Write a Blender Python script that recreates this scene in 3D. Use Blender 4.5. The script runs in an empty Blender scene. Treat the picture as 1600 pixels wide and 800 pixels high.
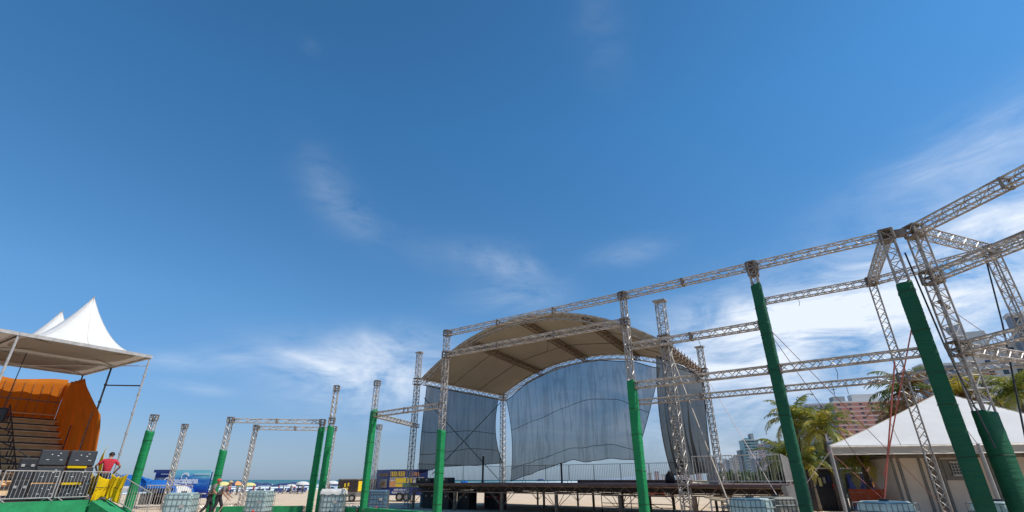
import bpy, math, random
from mathutils import Vector, Matrix, noise as mnoise
random.seed(7)
R = math.radians
V = Vector
scene = bpy.context.scene
col = scene.collection

# ------------------------------------------------------------------ camera
CAM_Z = 1.6
TILT = R(24.7)
FPX = 760.0
cd = bpy.data.cameras.new('camera')
cam = bpy.data.objects.new('camera', cd)
col.objects.link(cam)
cam.location = (0, 0, CAM_Z)
cam.rotation_euler = (R(90) + TILT, 0, 0)
cd.sensor_width = 36.0
cd.lens = FPX / 1600 * 36
cd.clip_start = 0.1
cd.clip_end = 30000
scene.camera = cam
scene.render.resolution_x = 1024
scene.render.resolution_y = 512

CT, ST = math.cos(TILT), math.sin(TILT)
def ray(px, py):
    up = 400 - py
    return V((px - 800.0, FPX * CT - up * ST, FPX * ST + up * CT))
def at(px, py, Y):
    """a point of the place, read off the photograph at the distance Y"""
    d = ray(px, py)
    return V((0, 0, CAM_Z)) + d * (Y / d.y)
def gx(px, Y):
    return (px - 800.0) / 836.8 * Y
def on_plane(px, py, p0, p1):
    """hit of a sight line with the upright plane through p0, p1: (s along p0-p1 in m, z)"""
    d = ray(px, py)
    e = V((p1[0] - p0[0], p1[1] - p0[1])); L = e.length; e /= L
    n = V((-e.y, e.x))
    k = (n.x * p0[0] + n.y * p0[1]) / (n.x * d.x + n.y * d.y)
    x, y = d.x * k, d.y * k
    return ((x - p0[0]) * e.x + (y - p0[1]) * e.y, CAM_Z + d.z * k)

# ------------------------------------------------------------------ light
SUN_AZ = math.atan2(0.93, -0.36)      # clockwise from +Y
SUN_EL = R(52)
scene.view_settings.view_transform = 'Standard'
scene.view_settings.look = 'None'
scene.view_settings.gamma = 1
scene.view_settings.use_curve_mapping = False
scene.view_settings.exposure = 0.3
sd = bpy.data.lights.new('sun', 'SUN')
sd.energy = 3.7
sd.angle = R(0.55)
sd.color = (1.0, 0.93, 0.83)
sun = bpy.data.objects.new('sun', sd)
col.objects.link(sun)
sdir = V((math.sin(SUN_AZ) * math.cos(SUN_EL), math.cos(SUN_AZ) * math.cos(SUN_EL), math.sin(SUN_EL)))
sun.rotation_euler = sdir.to_track_quat('Z', 'Y').to_euler()
sun.location = (0, 0, 40)

world = bpy.data.worlds.new('World')
scene.world = world
world.use_nodes = True
wt = world.node_tree
wt.nodes.clear()
def N(tree, t, **kw):
    n = tree.nodes.new(t)
    for k, v in kw.items():
        if k == 'inp':
            for a, b in v.items():
                if hasattr(b, 'links') or isinstance(b, bpy.types.NodeSocket):
                    tree.links.new(b, n.inputs[a])
                else:
                    n.inputs[a].default_value = b
        else:
            setattr(n, k, v)
    return n
def M(tree, op, a, b=None, c=None, clamp=False):
    n = tree.nodes.new('ShaderNodeMath'); n.operation = op; n.use_clamp = clamp
    for i, x in enumerate((a, b, c)):
        if x is None: continue
        if isinstance(x, bpy.types.NodeSocket): tree.links.new(x, n.inputs[i])
        else: n.inputs[i].default_value = x
    return n.outputs[0]
sky = N(wt, 'ShaderNodeTexSky', sky_type='NISHITA', sun_disc=False, sun_elevation=SUN_EL, sun_rotation=SUN_AZ,
        altitude=0, air_density=1.0, dust_density=0.25, ozone_density=2.6)
tc = N(wt, 'ShaderNodeTexCoord')
sep = N(wt, 'ShaderNodeSeparateXYZ', inp={0: tc.outputs['Generated']})
X, Y, Z = sep.outputs
az = M(wt, 'ARCTAN2', X, Y)
hl = M(wt, 'SQRT', M(wt, 'ADD', M(wt, 'MULTIPLY', X, X), M(wt, 'MULTIPLY', Y, Y)))
el = M(wt, 'ARCTAN2', Z, hl)
def azel(px, py):
    d = ray(px, py)
    return math.atan2(d.x, d.y), math.atan2(d.z, math.hypot(d.x, d.y))
def blob(px, py, sx, sy, rot, amp):
    a0, e0 = azel(px, py)
    da = M(wt, 'SUBTRACT', az, a0); de = M(wt, 'SUBTRACT', el, e0)
    c, s = math.cos(R(rot)), math.sin(R(rot))
    u = M(wt, 'ADD', M(wt, 'MULTIPLY', da, c / R(sx)), M(wt, 'MULTIPLY', de, s / R(sx)))
    v = M(wt, 'ADD', M(wt, 'MULTIPLY', da, -s / R(sy)), M(wt, 'MULTIPLY', de, c / R(sy)))
    q = M(wt, 'ADD', M(wt, 'MULTIPLY', u, u), M(wt, 'MULTIPLY', v, v))
    return M(wt, 'MULTIPLY', M(wt, 'EXPONENT', M(wt, 'MULTIPLY', q, -1.0)), amp)
# (pixel it is seen at, angular size along / across, tilt, strength)
BLOBS = [
    (1330, 470, 14, 3.6, 14, 1.35), (1580, 400, 11, 5.0, 18, 1.35), (1190, 515, 10, 4.5, 5, 1.15), (1400, 560, 14, 6, 0, 0.85),
    (1150, 640, 12, 6, 0, 0.8), (1080, 590, 5, 3, 0, 0.5),
    (560, 582, 9, 2.8, -3, 1.15), (620, 545, 6, 2.2, 4, .8), (480, 560, 4, 1.2, 0, 0.5), (600, 625, 8, 3, 0, .6), (275, 566, 3.5, 0.8, 0, 0.55),
    (305, 606, 2.4, 0.5, -4, 0.6), (365, 560, 2.5, .7, -5, .45), (880, 650, 9, 4, 0, 0.5),
    (515, 300, 5.0, 2.4, -40, 0.20), (565, 345, 3.4, 1.6, -30, .15), (795, 412, 4.6, 2.0, -14, 0.46), (735, 405, 3.0, 1.5, -20, 0.2), (640,380,8,2.0,-20,.10), (990, 395, 4.5, 1.3, 4, 0.36),
    (800, 465, 6, 1.8, 3, 0.38),
    (1470, 248, 9, 2.2, 12, 0.42), (1560, 225, 6, 2.0, 10, 0.34), (935, 15, 4, 6, 12, 0.10),
    (482, 72, 1.4, .8, 0, 0.07),
]
mask = None
for b in BLOBS:
    o = blob(*b)
    mask = o if mask is None else M(wt, 'ADD', mask, o)
cv = N(wt, 'ShaderNodeCombineXYZ', inp={0: az, 1: el, 2: 0.0})
mp = N(wt, 'ShaderNodeMapping', inp={'Vector': cv.outputs[0], 'Rotation': (0, 0, R(-13)), 'Scale': (4.5, 11.0, 1)})
n1 = N(wt, 'ShaderNodeTexNoise', inp={'Vector': mp.outputs[0], 'Scale': 1.0, 'Detail': 12.0, 'Roughness': 0.60, 'Distortion': 0.9})
mp2 = N(wt, 'ShaderNodeMapping', inp={'Vector': cv.outputs[0], 'Rotation': (0, 0, R(18)), 'Scale': (9.0, 40.0, 1)})
n2 = N(wt, 'ShaderNodeTexNoise', inp={'Vector': mp2.outputs[0], 'Scale': 1.0, 'Detail': 10.0, 'Roughness': 0.68, 'Distortion': 1.6})
nn = M(wt, 'ADD', M(wt, 'MULTIPLY', n1.outputs[0], 0.76), M(wt, 'MULTIPLY', n2.outputs[0], 0.24))
den = M(wt, 'MULTIPLY', M(wt, 'SUBTRACT', nn, 0.34), 2.6, clamp=True)
cl = M(wt, 'MULTIPLY', M(wt, 'MULTIPLY', mask, den), 0.85, clamp=True)
cl = M(wt, 'MULTIPLY', cl, M(wt, 'GREATER_THAN', Z, 0.0))
# the sky's own colour, a little greener than the model's
tr_ = N(wt, 'ShaderNodeValToRGB', inp={0: Z}); es = tr_.color_ramp.elements
es[0].position = 0.0; es[0].color = (.205, .29, .50, 1); es[1].position = .80; es[1].color = (.235, .54, .68, 1)
for ps, c_ in ((.055, (.275, .33, .46)), (.29, (.345, .575, .70)), (.62, (.27, .62, .78))):
    x_ = es.new(ps); x_.color = (*c_, 1)
# the sky is darkest a quarter turn away from the sun
cg = M(wt, 'ADD', M(wt, 'ADD', M(wt, 'MULTIPLY', X, sdir.x), M(wt, 'MULTIPLY', Y, sdir.y)), M(wt, 'MULTIPLY', Z, sdir.z))
g2 = M(wt, 'SUBTRACT', 1.0, M(wt, 'MULTIPLY', cg, cg)); pol = M(wt, 'SUBTRACT', 1.86, M(wt, 'MULTIPLY', M(wt, 'MULTIPLY', g2, g2), .16))
tint0 = N(wt, 'ShaderNodeMix', data_type='RGBA', blend_type='MULTIPLY', inp={0: 1.0, 6: sky.outputs[0], 7: tr_.outputs[0]})
tint = N(wt, 'ShaderNodeVectorMath', operation='SCALE', inp={0: tint0.outputs[2], 'Scale': pol})
mixc = N(wt, 'ShaderNodeMix', data_type='RGBA', inp={0: cl, 6: tint.outputs[0], 7: (7.2, 7.9, 8.9, 1)})
bg = N(wt, 'ShaderNodeBackground', inp={'Color': mixc.outputs[2], 'Strength': 0.095})
wo = N(wt, 'ShaderNodeOutputWorld', inp={'Surface': bg.outputs[0]})

# ------------------------------------------------------------------ materials
def mat(name, base, rough=0.7, metal=0.0, var=0.0, scale=4.0, base2=None, bump=0.0, bscale=20.0, stretch=(1, 1, 1), spec=0.5, detail=5.0):
    m = bpy.data.materials.new(name); m.use_nodes = True
    t = m.node_tree; b = t.nodes['Principled BSDF']
    b.inputs['Roughness'].default_value = rough; b.inputs['Metallic'].default_value = metal
    b.inputs['Specular IOR Level'].default_value = spec
    c = N(t, 'ShaderNodeTexCoord')
    mp = N(t, 'ShaderNodeMapping', inp={'Vector': c.outputs['Object'], 'Scale': stretch})
    if var > 0 or base2:
        b2 = base2 or tuple(x * (1 - var) for x in base)
        n = N(t, 'ShaderNodeTexNoise', inp={'Vector': mp.outputs[0], 'Scale': scale, 'Detail': detail, 'Roughness': 0.6})
        cr = N(t, 'ShaderNodeMapRange', inp={'Value': n.outputs[0], 1: 0.35, 2: 0.65})
        mx = N(t, 'ShaderNodeMix', data_type='RGBA', inp={0: cr.outputs[0], 6: (*b2, 1), 7: (*base, 1)})
        t.links.new(mx.outputs[2], b.inputs['Base Color'])
    else:
        b.inputs['Base Color'].default_value = (*base, 1)
    if bump > 0:
        n = N(t, 'ShaderNodeTexNoise', inp={'Vector': mp.outputs[0], 'Scale': bscale, 'Detail': 4.0})
        bp = N(t, 'ShaderNodeBump', inp={'Strength': bump, 'Distance': 0.05, 'Height': n.outputs[0]})
        t.links.new(bp.outputs[0], b.inputs['Normal'])
    return m
def cloth_mat(name, base, trans=0.0, alpha=1.0, rough=0.85, weave=0.0, var=0.15, scale=3.0, bump=0.2, bscale=12, stretch=(1, 1, 1)):
    """diffuse + translucent cloth, optionally see-through mesh"""
    m = mat(name, base, rough, 0, var, scale, bump=bump, bscale=bscale, stretch=stretch, spec=0.2)
    t = m.node_tree; b = t.nodes['Principled BSDF']; out = t.nodes['Material Output']
    sh = b.outputs[0]
    if trans > 0:
        tr = N(t, 'ShaderNodeBsdfTranslucent', inp={0: (*base, 1)})
        mx = N(t, 'ShaderNodeMixShader', inp={0: trans, 1: sh, 2: tr.outputs[0]}); sh = mx.outputs[0]
    if alpha < 1:
        tp = N(t, 'ShaderNodeBsdfTransparent', inp={0: (1, 1, 1, 1)})
        mx = N(t, 'ShaderNodeMixShader', inp={0: alpha, 1: tp.outputs[0], 2: sh}); sh = mx.outputs[0]
    t.links.new(sh, out.inputs[0])
    return m
def wave_green(name, base, bands=9.0):
    m = mat(name, base, 0.62, 0, 0.22, 1.2, spec=0.3)
    t = m.node_tree; b = t.nodes['Principled BSDF']
    c = N(t, 'ShaderNodeTexCoord')
    mp = N(t, 'ShaderNodeMapping', inp={'Vector': c.outputs['Object'], 'Scale': (1, 1, bands)})
    n = N(t, 'ShaderNodeTexNoise', inp={'Vector': mp.outputs[0], 'Scale': 2.0, 'Detail': 5.0, 'Distortion': 0.5})
    bp = N(t, 'ShaderNodeBump', inp={'Strength': 0.55, 'Distance': 0.04, 'Height': n.outputs[0]})
    t.links.new(bp.outputs[0], b.inputs['Normal'])
    return m

MT = {}
MT['alu'] = mat('truss_steel', (0.47, 0.445, 0.41), 0.5, 0.25, 0.35, 2.5)
MT['alu2'] = mat('bare_aluminium', (0.62, 0.61, 0.59), 0.42, 0.35, 0.25, 2.5)
MT['brace'] = mat('brace_steel', (0.47, 0.445, 0.41), 0.45, 0.25, 0.3, 4)
MT['rust'] = mat('rusty_steel', (0.30, 0.215, 0.15), 0.75, 0.1, base2=(0.15, 0.085, 0.05), scale=5)
for k_, b2_ in (('alu', (0.25, 0.19, 0.14)), ('alu2', (0.42, 0.37, 0.31)), ('brace_', None)):
    if k_ in MT:
        old = MT[k_].node_tree
        for n_ in old.nodes:
            if n_.type == 'MIX' and n_.data_type == 'RGBA': n_.inputs[6].default_value = (*b2_, 1)
            if n_.type == 'TEX_NOISE': n_.inputs['Scale'].default_value = 3.5; n_.inputs['Detail'].default_value = 8
MT['block'] = mat('corner_block', (0.27, 0.225, 0.185), 0.7, 0.2, 0.5, 6)
MT['green'] = wave_green('green_shade_cloth', (0.008, 0.235, 0.075))
MT['green_shaded'] = wave_green('green_cloth_in_shade', (0.005, 0.095, 0.043))  # same green cloth, with the near posts' shaded side put into its colour
MT['green_carpet'] = mat('green_carpet', (0.015, 0.27, 0.10), 0.9, 0, 0.25, 3, bump=.3, bscale=8)
MT['deckwood'] = mat('deck_plywood', (0.16, 0.095, 0.085), 0.8, 0, 0.4, 2)
MT['dark'] = mat('black_plastic', (0.022, 0.023, 0.027), 0.55, 0, 0.3, 3)
MT['blackpaint'] = mat('black_metal', (0.03, 0.03, 0.032), 0.5, 0.2)
MT['grille'] = mat('speaker_grille', (0.045, 0.05, 0.058), 0.6, 0.2, 0.2, 30)
MT['white'] = mat('white_print', (0.8, 0.8, 0.8), 0.5)
MT['yellow'] = cloth_mat('yellow_cloth', (0.85, 0.60, 0.01), 0.3)
MT['yellowp'] = mat('yellow_print', (0.85, 0.58, 0.03), 0.5)
MT['redp'] = mat('red_print', (0.6, 0.04, 0.04), 0.5)
MT['redc'] = mat('red_strap', (0.55, 0.13, 0.09), 0.7, 0, .3, 6)
MT['rustc'] = mat('dark_strap', (0.22, 0.08, 0.06), 0.7)
MT['pinkc'] = mat('pale_rope', (0.66, 0.50, 0.45), 0.8)
MT['rope'] = mat('beige_strap', (0.50, 0.42, 0.33), 0.8, 0, .3, 6)
MT['blackc'] = mat('black_cable', (0.02, 0.02, 0.02), 0.6)
MT['orange'] = cloth_mat('orange_tarpaulin', (0.74, 0.27, 0.03), 0.55, var=0.12, scale=.7, bump=.6, bscale=1.6, stretch=(2, 2, .7))
MT['orangefence'] = mat('orange_hoarding', (0.62, 0.10, 0.03), 0.7, 0, .25, 2)
MT['tan'] = mat('tan_riser_cloth', (0.90, 0.62, 0.33), 0.85, 0, 0.3, 2)
MT['tanplank'] = mat('tan_plank', (0.88, 0.60, 0.32), 0.85, 0, 0.2, 2)
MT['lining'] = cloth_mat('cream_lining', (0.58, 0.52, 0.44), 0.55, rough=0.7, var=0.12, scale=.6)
MT['pvc'] = cloth_mat('white_pvc', (0.80, 0.79, 0.77), 0.22, rough=0.5, var=0.06, bump=.15, bscale=2)
MT['canvas'] = cloth_mat('cream_canopy', (0.50, 0.44, 0.35), 0.12, rough=0.7, var=0.12, scale=.6, bump=.25, bscale=1.2)
MT['tentpvc'] = cloth_mat('weathered_tent_pvc', (0.70, 0.68, 0.645), 0.10, rough=0.6, var=0.12, scale=.8, bump=.2, bscale=2)
def scrim_material(name, base, a0, a1):
    m = cloth_mat(name, base, 0.15, alpha=.6, var=0.3, scale=1.3, bump=.4, bscale=3, stretch=(1.5, 1.5, .25))
    t = m.node_tree; mx = [n for n in t.nodes if n.type == 'MIX_SHADER'][-1]
    c = N(t, 'ShaderNodeTexCoord')
    m1 = N(t, 'ShaderNodeMapping', inp={'Vector': c.outputs['Object'], 'Scale': (1.5, 1.5, .12), 'Rotation': (0, R(4), 0)})
    m2 = N(t, 'ShaderNodeMapping', inp={'Vector': c.outputs['Object'], 'Scale': (9.0, 9.0, .35)})
    q1 = N(t, 'ShaderNodeTexNoise', inp={'Vector': m1.outputs[0], 'Scale': 1.0, 'Detail': 3.0, 'Distortion': .8})
    q2 = N(t, 'ShaderNodeTexNoise', inp={'Vector': m2.outputs[0], 'Scale': 1.0, 'Detail': 2.0, 'Distortion': .4})
    r1 = M(t, 'SUBTRACT', 1.0, M(t, 'MULTIPLY', M(t, 'ABSOLUTE', M(t, 'SUBTRACT', q1.outputs[0], .5)), 14.0), clamp=True)
    f = M(t, 'ADD', M(t, 'MULTIPLY', r1, .26), M(t, 'MULTIPLY', q2.outputs[0], .20), clamp=True)
    a = N(t, 'ShaderNodeMapRange', inp={'Value': f, 1: .15, 2: 1.0, 3: a0, 4: a1})
    t.links.new(a.outputs[0], mx.inputs[0])
    return m
MT['scrim'] = scrim_material('black_scrim', (0.010, 0.015, 0.022), .58, 1.0)
MT['scrim_left'] = scrim_material('doubled_black_scrim', (0.008, 0.012, 0.018), .76, .98)
MT['scrim_dark'] = scrim_material('dense_black_scrim', (0.028, 0.030, 0.030), .86, .99)
MT['joist'] = mat('dark_joist_fill', (0.05, 0.035, 0.03), 0.9, 0, .4, 3)
MT['seam'] = mat('scrim_hem', (0.015, 0.017, 0.02), 0.8)
MT['ibc'] = cloth_mat('water_tank_plastic', (0.60, 0.74, 0.72), 0.35, rough=0.35, var=0.15, scale=2, bump=.2, bscale=4)
MT['ibc_blue'] = cloth_mat('blue_tank_plastic', (0.10, 0.20, 0.30), 0.1, rough=0.4)
MT['ibc_dirty'] = cloth_mat('dirty_tank_plastic', (0.30, 0.29, 0.24), 0.1, rough=0.6, var=.4)
MT['cage'] = mat('tank_cage', (0.16, 0.19, 0.20), 0.5, 0.5)
MT['galv'] = mat('galvanised_bar', (0.52, 0.49, 0.45), 0.45, 0.35, .3, 5)
MT['pallet'] = mat('pallet_wood', (0.30, 0.22, 0.14), 0.85, 0, .3, 6)
MT['skin'] = mat('skin', (0.36, 0.18, 0.11), 0.55)
MT['hair'] = mat('hair', (0.015, 0.012, 0.01), 0.7)
MT['shirt_red'] = mat('red_shirt', (0.55, 0.025, 0.045), 0.85, 0, .15, 8)
MT['shirt_grey'] = mat('grey_shirt', (0.20, 0.185, 0.175), 0.85, 0, .2, 8)
MT['trousers'] = mat('dark_trousers', (0.02, 0.022, 0.03), 0.85)
MT['cap'] = mat('tan_cap', (0.42, 0.33, 0.20), 0.8)
MT['capred'] = mat('red_cap', (0.55, 0.08, 0.05), 0.8)
MT['wood'] = mat('pale_wood', (0.55, 0.43, 0.27), 0.7)
MT['navy'] = mat('navy_fabric', (0.03, 0.05, 0.15), 0.8)
MT['blue'] = cloth_mat('blue_fabric', (0.02, 0.16, 0.52), 0.2)
MT['bluepaint'] = mat('blue_panel', (0.015, 0.05, 0.30), 0.45, 0, .25, .8)
MT['bluedark'] = mat('dark_blue_panel', (0.025, 0.045, 0.20), 0.5, 0, .2, 1)
MT['fgreen'] = mat('green_fabric', (0.08, 0.20, 0.10), 0.8)
MT['fwhite'] = cloth_mat('white_fabric', (0.75, 0.74, 0.70), 0.2)
MT['fyellow'] = mat('straw_fabric', (0.62, 0.56, 0.22), 0.8)
MT['forange'] = mat('orange_fabric', (0.70, 0.32, 0.12), 0.8)
MT['tyre'] = mat('tyre_rubber', (0.02, 0.02, 0.02), 0.9)
MT['conc'] = mat('grey_concrete', (0.34, 0.33, 0.31), 0.85, 0, .2, 3)
MT['contwall'] = mat('beige_container_paint', (0.66, 0.56, 0.46), 0.6, 0, .10, 1.2, bump=.1, bscale=4)
MT['contstrip'] = mat('grey_container_strip', (0.19, 0.18, 0.165), 0.6, 0, .2, 3)
MT['glass'] = mat('dark_glass', (0.03, 0.04, 0.05), 0.15)
MT['trunk'] = mat('palm_trunk', (0.19, 0.15, 0.115), 0.9, 0, .45, 5, bump=.8, bscale=9, stretch=(1, 1, 4))
def leafmat(name, a, b):
    m = mat(name, a, 0.5, 0, base2=b, scale=1.1, spec=.4)
    t = m.node_tree; p = t.nodes['Principled BSDF']; out = t.nodes['Material Output']
    tr = N(t, 'ShaderNodeBsdfTranslucent', inp={0: (a[0] * 1.3, a[1] * 1.3, a[2], 1)})
    mx = N(t, 'ShaderNodeMixShader', inp={0: 0.3, 1: p.outputs[0], 2: tr.outputs[0]})
    t.links.new(mx.outputs[0], out.inputs[0])
    return m
MT['leaf'] = leafmat('palm_leaf', (0.20, 0.22, 0.04), (0.075, 0.11, 0.025))
MT['leaf_y'] = leafmat('yellow_palm_leaf', (0.50, 0.40, 0.06), (0.20, 0.22, 0.04))
MT['leaf_b'] = leafmat('dead_palm_leaf', (0.30, 0.15, 0.06), (0.16, 0.09, 0.04))
MT['bush'] = leafmat('bush_leaf', (0.07, 0.11, 0.035), (0.035, 0.06, 0.02))

# sand
def sand_material():
    m = mat('beach_sand', (0.66, 0.52, 0.37), 0.95, 0, base2=(0.56, 0.43, 0.30), scale=0.35, spec=.15)
    t = m.node_tree; b = t.nodes['Principled BSDF']
    c = N(t, 'ShaderNodeTexCoord')
    a = N(t, 'ShaderNodeTexNoise', inp={'Vector': c.outputs['Object'], 'Scale': 2.2, 'Detail': 6.0, 'Roughness': .65})
    bp = N(t, 'ShaderNodeBump', inp={'Strength': 0.8, 'Distance': 0.12, 'Height': a.outputs[0]})
    t.links.new(bp.outputs[0], b.inputs['Normal'])
    return m
MT['sand'] = sand_material()

# ------------------------------------------------------------------ mesh helpers
class MB:
    def __init__(s): s.v = []; s.f = []; s.smooth = False
    def quad(s, *p):
        i = len(s.v); s.v += [V(q) for q in p]; s.f.append(tuple(range(i, i + len(p)))); return s
    def box(s, c, sx, sy, sz, yaw=0.0, rot=None):
        m = rot or Matrix.Rotation(yaw, 3, 'Z')
        c = V(c); i = len(s.v)
        for x in (-.5, .5):
            for y in (-.5, .5):
                for z in (-.5, .5):
                    s.v.append(c + m @ V((x * sx, y * sy, z * sz)))
        for f in ((0, 1, 3, 2), (4, 6, 7, 5), (0, 4, 5, 1), (2, 3, 7, 6), (0, 2, 6, 4), (1, 5, 7, 3)):
            s.f.append(tuple(i + k for k in f))
        return s
    def bar(s, p, q, w, h=None, up=V((0, 0, 1))):
        p, q = V(p), V(q); d = q - p; L = d.length
        if L < 1e-5: return s
        d /= L; u = V(up)
        if abs(d.dot(u)) > .98: u = V((1, 0, 0))
        a = d.cross(u).normalized(); b = a.cross(d)
        m = Matrix((d, a, b)).transposed()
        return s.box((p + q) / 2, L, w, h or w, rot=m)
    def tube(s, pts, r, n=6, cap=True):
        pts = [V(p) for p in pts]; rs = r if isinstance(r, (list, tuple)) else [r] * len(pts)
        i0 = len(s.v); a = None
        for k, p in enumerate(pts):
            d = (pts[min(k + 1, len(pts) - 1)] - pts[max(k - 1, 0)]).normalized()
            if a is None:
                a = d.cross(V((0, 0, 1)))
                if a.length < .05: a = d.cross(V((1, 0, 0)))
            a = (a - d * a.dot(d)).normalized(); b = d.cross(a)
            for j in range(n):
                t = 2 * math.pi * j / n
                s.v.append(p + (a * math.cos(t) + b * math.sin(t)) * rs[k])
        for k in range(len(pts) - 1):
            for j in range(n):
                s.f.append((i0 + k * n + j, i0 + k * n + (j + 1) % n, i0 + (k + 1) * n + (j + 1) % n, i0 + (k + 1) * n + j))
        if cap:
            s.f.append(tuple(i0 + j for j in reversed(range(n))))
            s.f.append(tuple(i0 + (len(pts) - 1) * n + j for j in range(n)))
        return s
    def loft(s, rings, cap=True, closed=True):
        i0 = len(s.v); n = len(rings[0])
        for r in rings: s.v += [V(p) for p in r]
        m = n if closed else n - 1
        for k in range(len(rings) - 1):
            for j in range(m):
                s.f.append((i0 + k * n + j, i0 + k * n + (j + 1) % n, i0 + (k + 1) * n + (j + 1) % n, i0 + (k + 1) * n + j))
        if cap and closed:
            s.f.append(tuple(i0 + j for j in reversed(range(n))))
            s.f.append(tuple(i0 + (len(rings) - 1) * n + j for j in range(n)))
        return s
    def grid(s, fn, nu, nv):
        return s.loft([[fn(i / nu, j / nv) for i in range(nu + 1)] for j in range(nv + 1)], cap=False, closed=False)
    def build(s, name, m, parent=None, solid=0.0, smooth=False):
        me = bpy.data.meshes.new(name)
        off = wloc(parent) if parent else V((0, 0, 0))
        me.from_pydata([tuple(p - off) for p in s.v], [], s.f)
        me.materials.append(MT[m] if isinstance(m, str) else m)
        if smooth or s.smooth: me.polygons.foreach_set('use_smooth', [True] * len(me.polygons))
        me.update()
        o = bpy.data.objects.new(name, me); col.objects.link(o)
        if parent: o.parent = parent
        if solid > 0:
            md = o.modifiers.new('thickness', 'SOLIDIFY'); md.thickness = solid
        return o
def wloc(o):
    l = V((0, 0, 0))
    while o: l += o.location; o = o.parent
    return l
def tag(o, label=None, cat=None, group=None, kind=None):
    if label: o['label'] = label
    if cat: o['category'] = cat
    if group: o['group'] = group
    if kind: o['kind'] = kind
    return o
def empty(name, loc, label=None, cat=None, group=None, kind=None):
    o = bpy.data.objects.new(name, None); col.objects.link(o)
    o.empty_display_size = .2; o.location = loc
    return tag(o, label, cat, group, kind)
def copy_tree(o, parent=None):
    c = o.copy(); col.objects.link(c); c.parent = parent
    for ch in list(o.children): copy_tree(ch, c)
    return c
def put(o, loc, yaw=0, scale=1.0, label=None):
    o.location = loc; o.rotation_euler = (0, 0, yaw); o.scale = (scale,) * 3
    if label: o['label'] = label
    return o

# ------------------------------------------------------------------ trusses
def truss_parts(parent, pts, s, e1, mc='alu', mb='brace', rc=0.024, rb=0.013, bay=None, as_one=None, ladder=False):
    """lattice box girder along a polyline; e1 is one side's direction"""
    pts = [V(p) for p in pts]; e1 = V(e1).normalized()
    frames = []
    for k, p in enumerate(pts):
        d = (pts[min(k + 1, len(pts) - 1)] - pts[max(k - 1, 0)]).normalized()
        a = (e1 - d * e1.dot(d)).normalized(); b = d.cross(a)
        frames.append((p, a, b))
    lens = [0]
    for k in range(1, len(pts)): lens.append(lens[-1] + (pts[k] - pts[k - 1]).length)
    L = lens[-1]
    def pos(t, i, j):
        t = min(max(t, 0), L)
        k = 0
        while k < len(lens) - 2 and lens[k + 1] < t: k += 1
        w = (t - lens[k]) / max(lens[k + 1] - lens[k], 1e-6)
        p0, a0, b0 = frames[k]; p1, a1, b1 = frames[k + 1]
        p = p0.lerp(p1, w); a = a0.lerp(a1, w); b = b0.lerp(b1, w)
        return p + (a * i + b * j) * (s / 2)
    cs = [(-1, -1), (1, -1), (1, 1), (-1, 1)]
    bay = bay or s * 1.15
    nb = max(2, round(L / bay)); bl = L / nb
    one = MB()
    br = MB() if not as_one else one
    for i, j in cs:
        t = MB() if not as_one else one
        t.tube([pos(x, i, j) for x in (lens if len(lens) > 2 else (0, L))], rc, 6)
        if not as_one: t.build('chord', mc, parent, smooth=False)
    for k in range(4):
        c0, c1 = cs[k], cs[(k + 1) % 4]
        z = []
        for n in range(nb + 1):
            c = c0 if (n + k) % 2 == 0 else c1
            z.append(pos(n * bl, *c))
            if ladder:
                o = c1 if (n + k) % 2 == 0 else c0
                br.tube([pos(n * bl, *c), pos(n * bl, *o)], rb * .9, 4, cap=False)
        for n in range(nb):
            br.tube([z[n], z[n + 1]], rb, 4, cap=False)
    if as_one: return one.build(as_one, mc, parent)
    return br.build('bracing', mb, parent)

def joint(parent, c, s, e1, e2, name='corner_block', m='block'):
    """open cube frame that ties truss ends together"""
    b = MB(); c = V(c); e1 = V(e1).normalized(); e2 = V(e2).normalized(); e3 = e1.cross(e2); h = s / 2
    k = [(i, j, l) for i in (-1, 1) for j in (-1, 1) for l in (-1, 1)]
    P = {q: c + (e1 * q[0] + e2 * q[1] + e3 * q[2]) * h for q in k}
    for q in k:
        for ax in range(3):
            if q[ax] == -1:
                r = list(q); r[ax] = 1
                b.bar(P[q], P[tuple(r)], .034, up=e3)
    rot = Matrix((e1, e2, e3)).transposed()
    b.box(c, s * .93, s * .93, .02, rot=rot)
    b.box(c + e3 * h * .9, s * .93, s * .93, .012, rot=rot)
    b.box(c - e3 * h * .9, s * .93, s * .93, .012, rot=rot)
    return b.build(name, m, parent)

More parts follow.
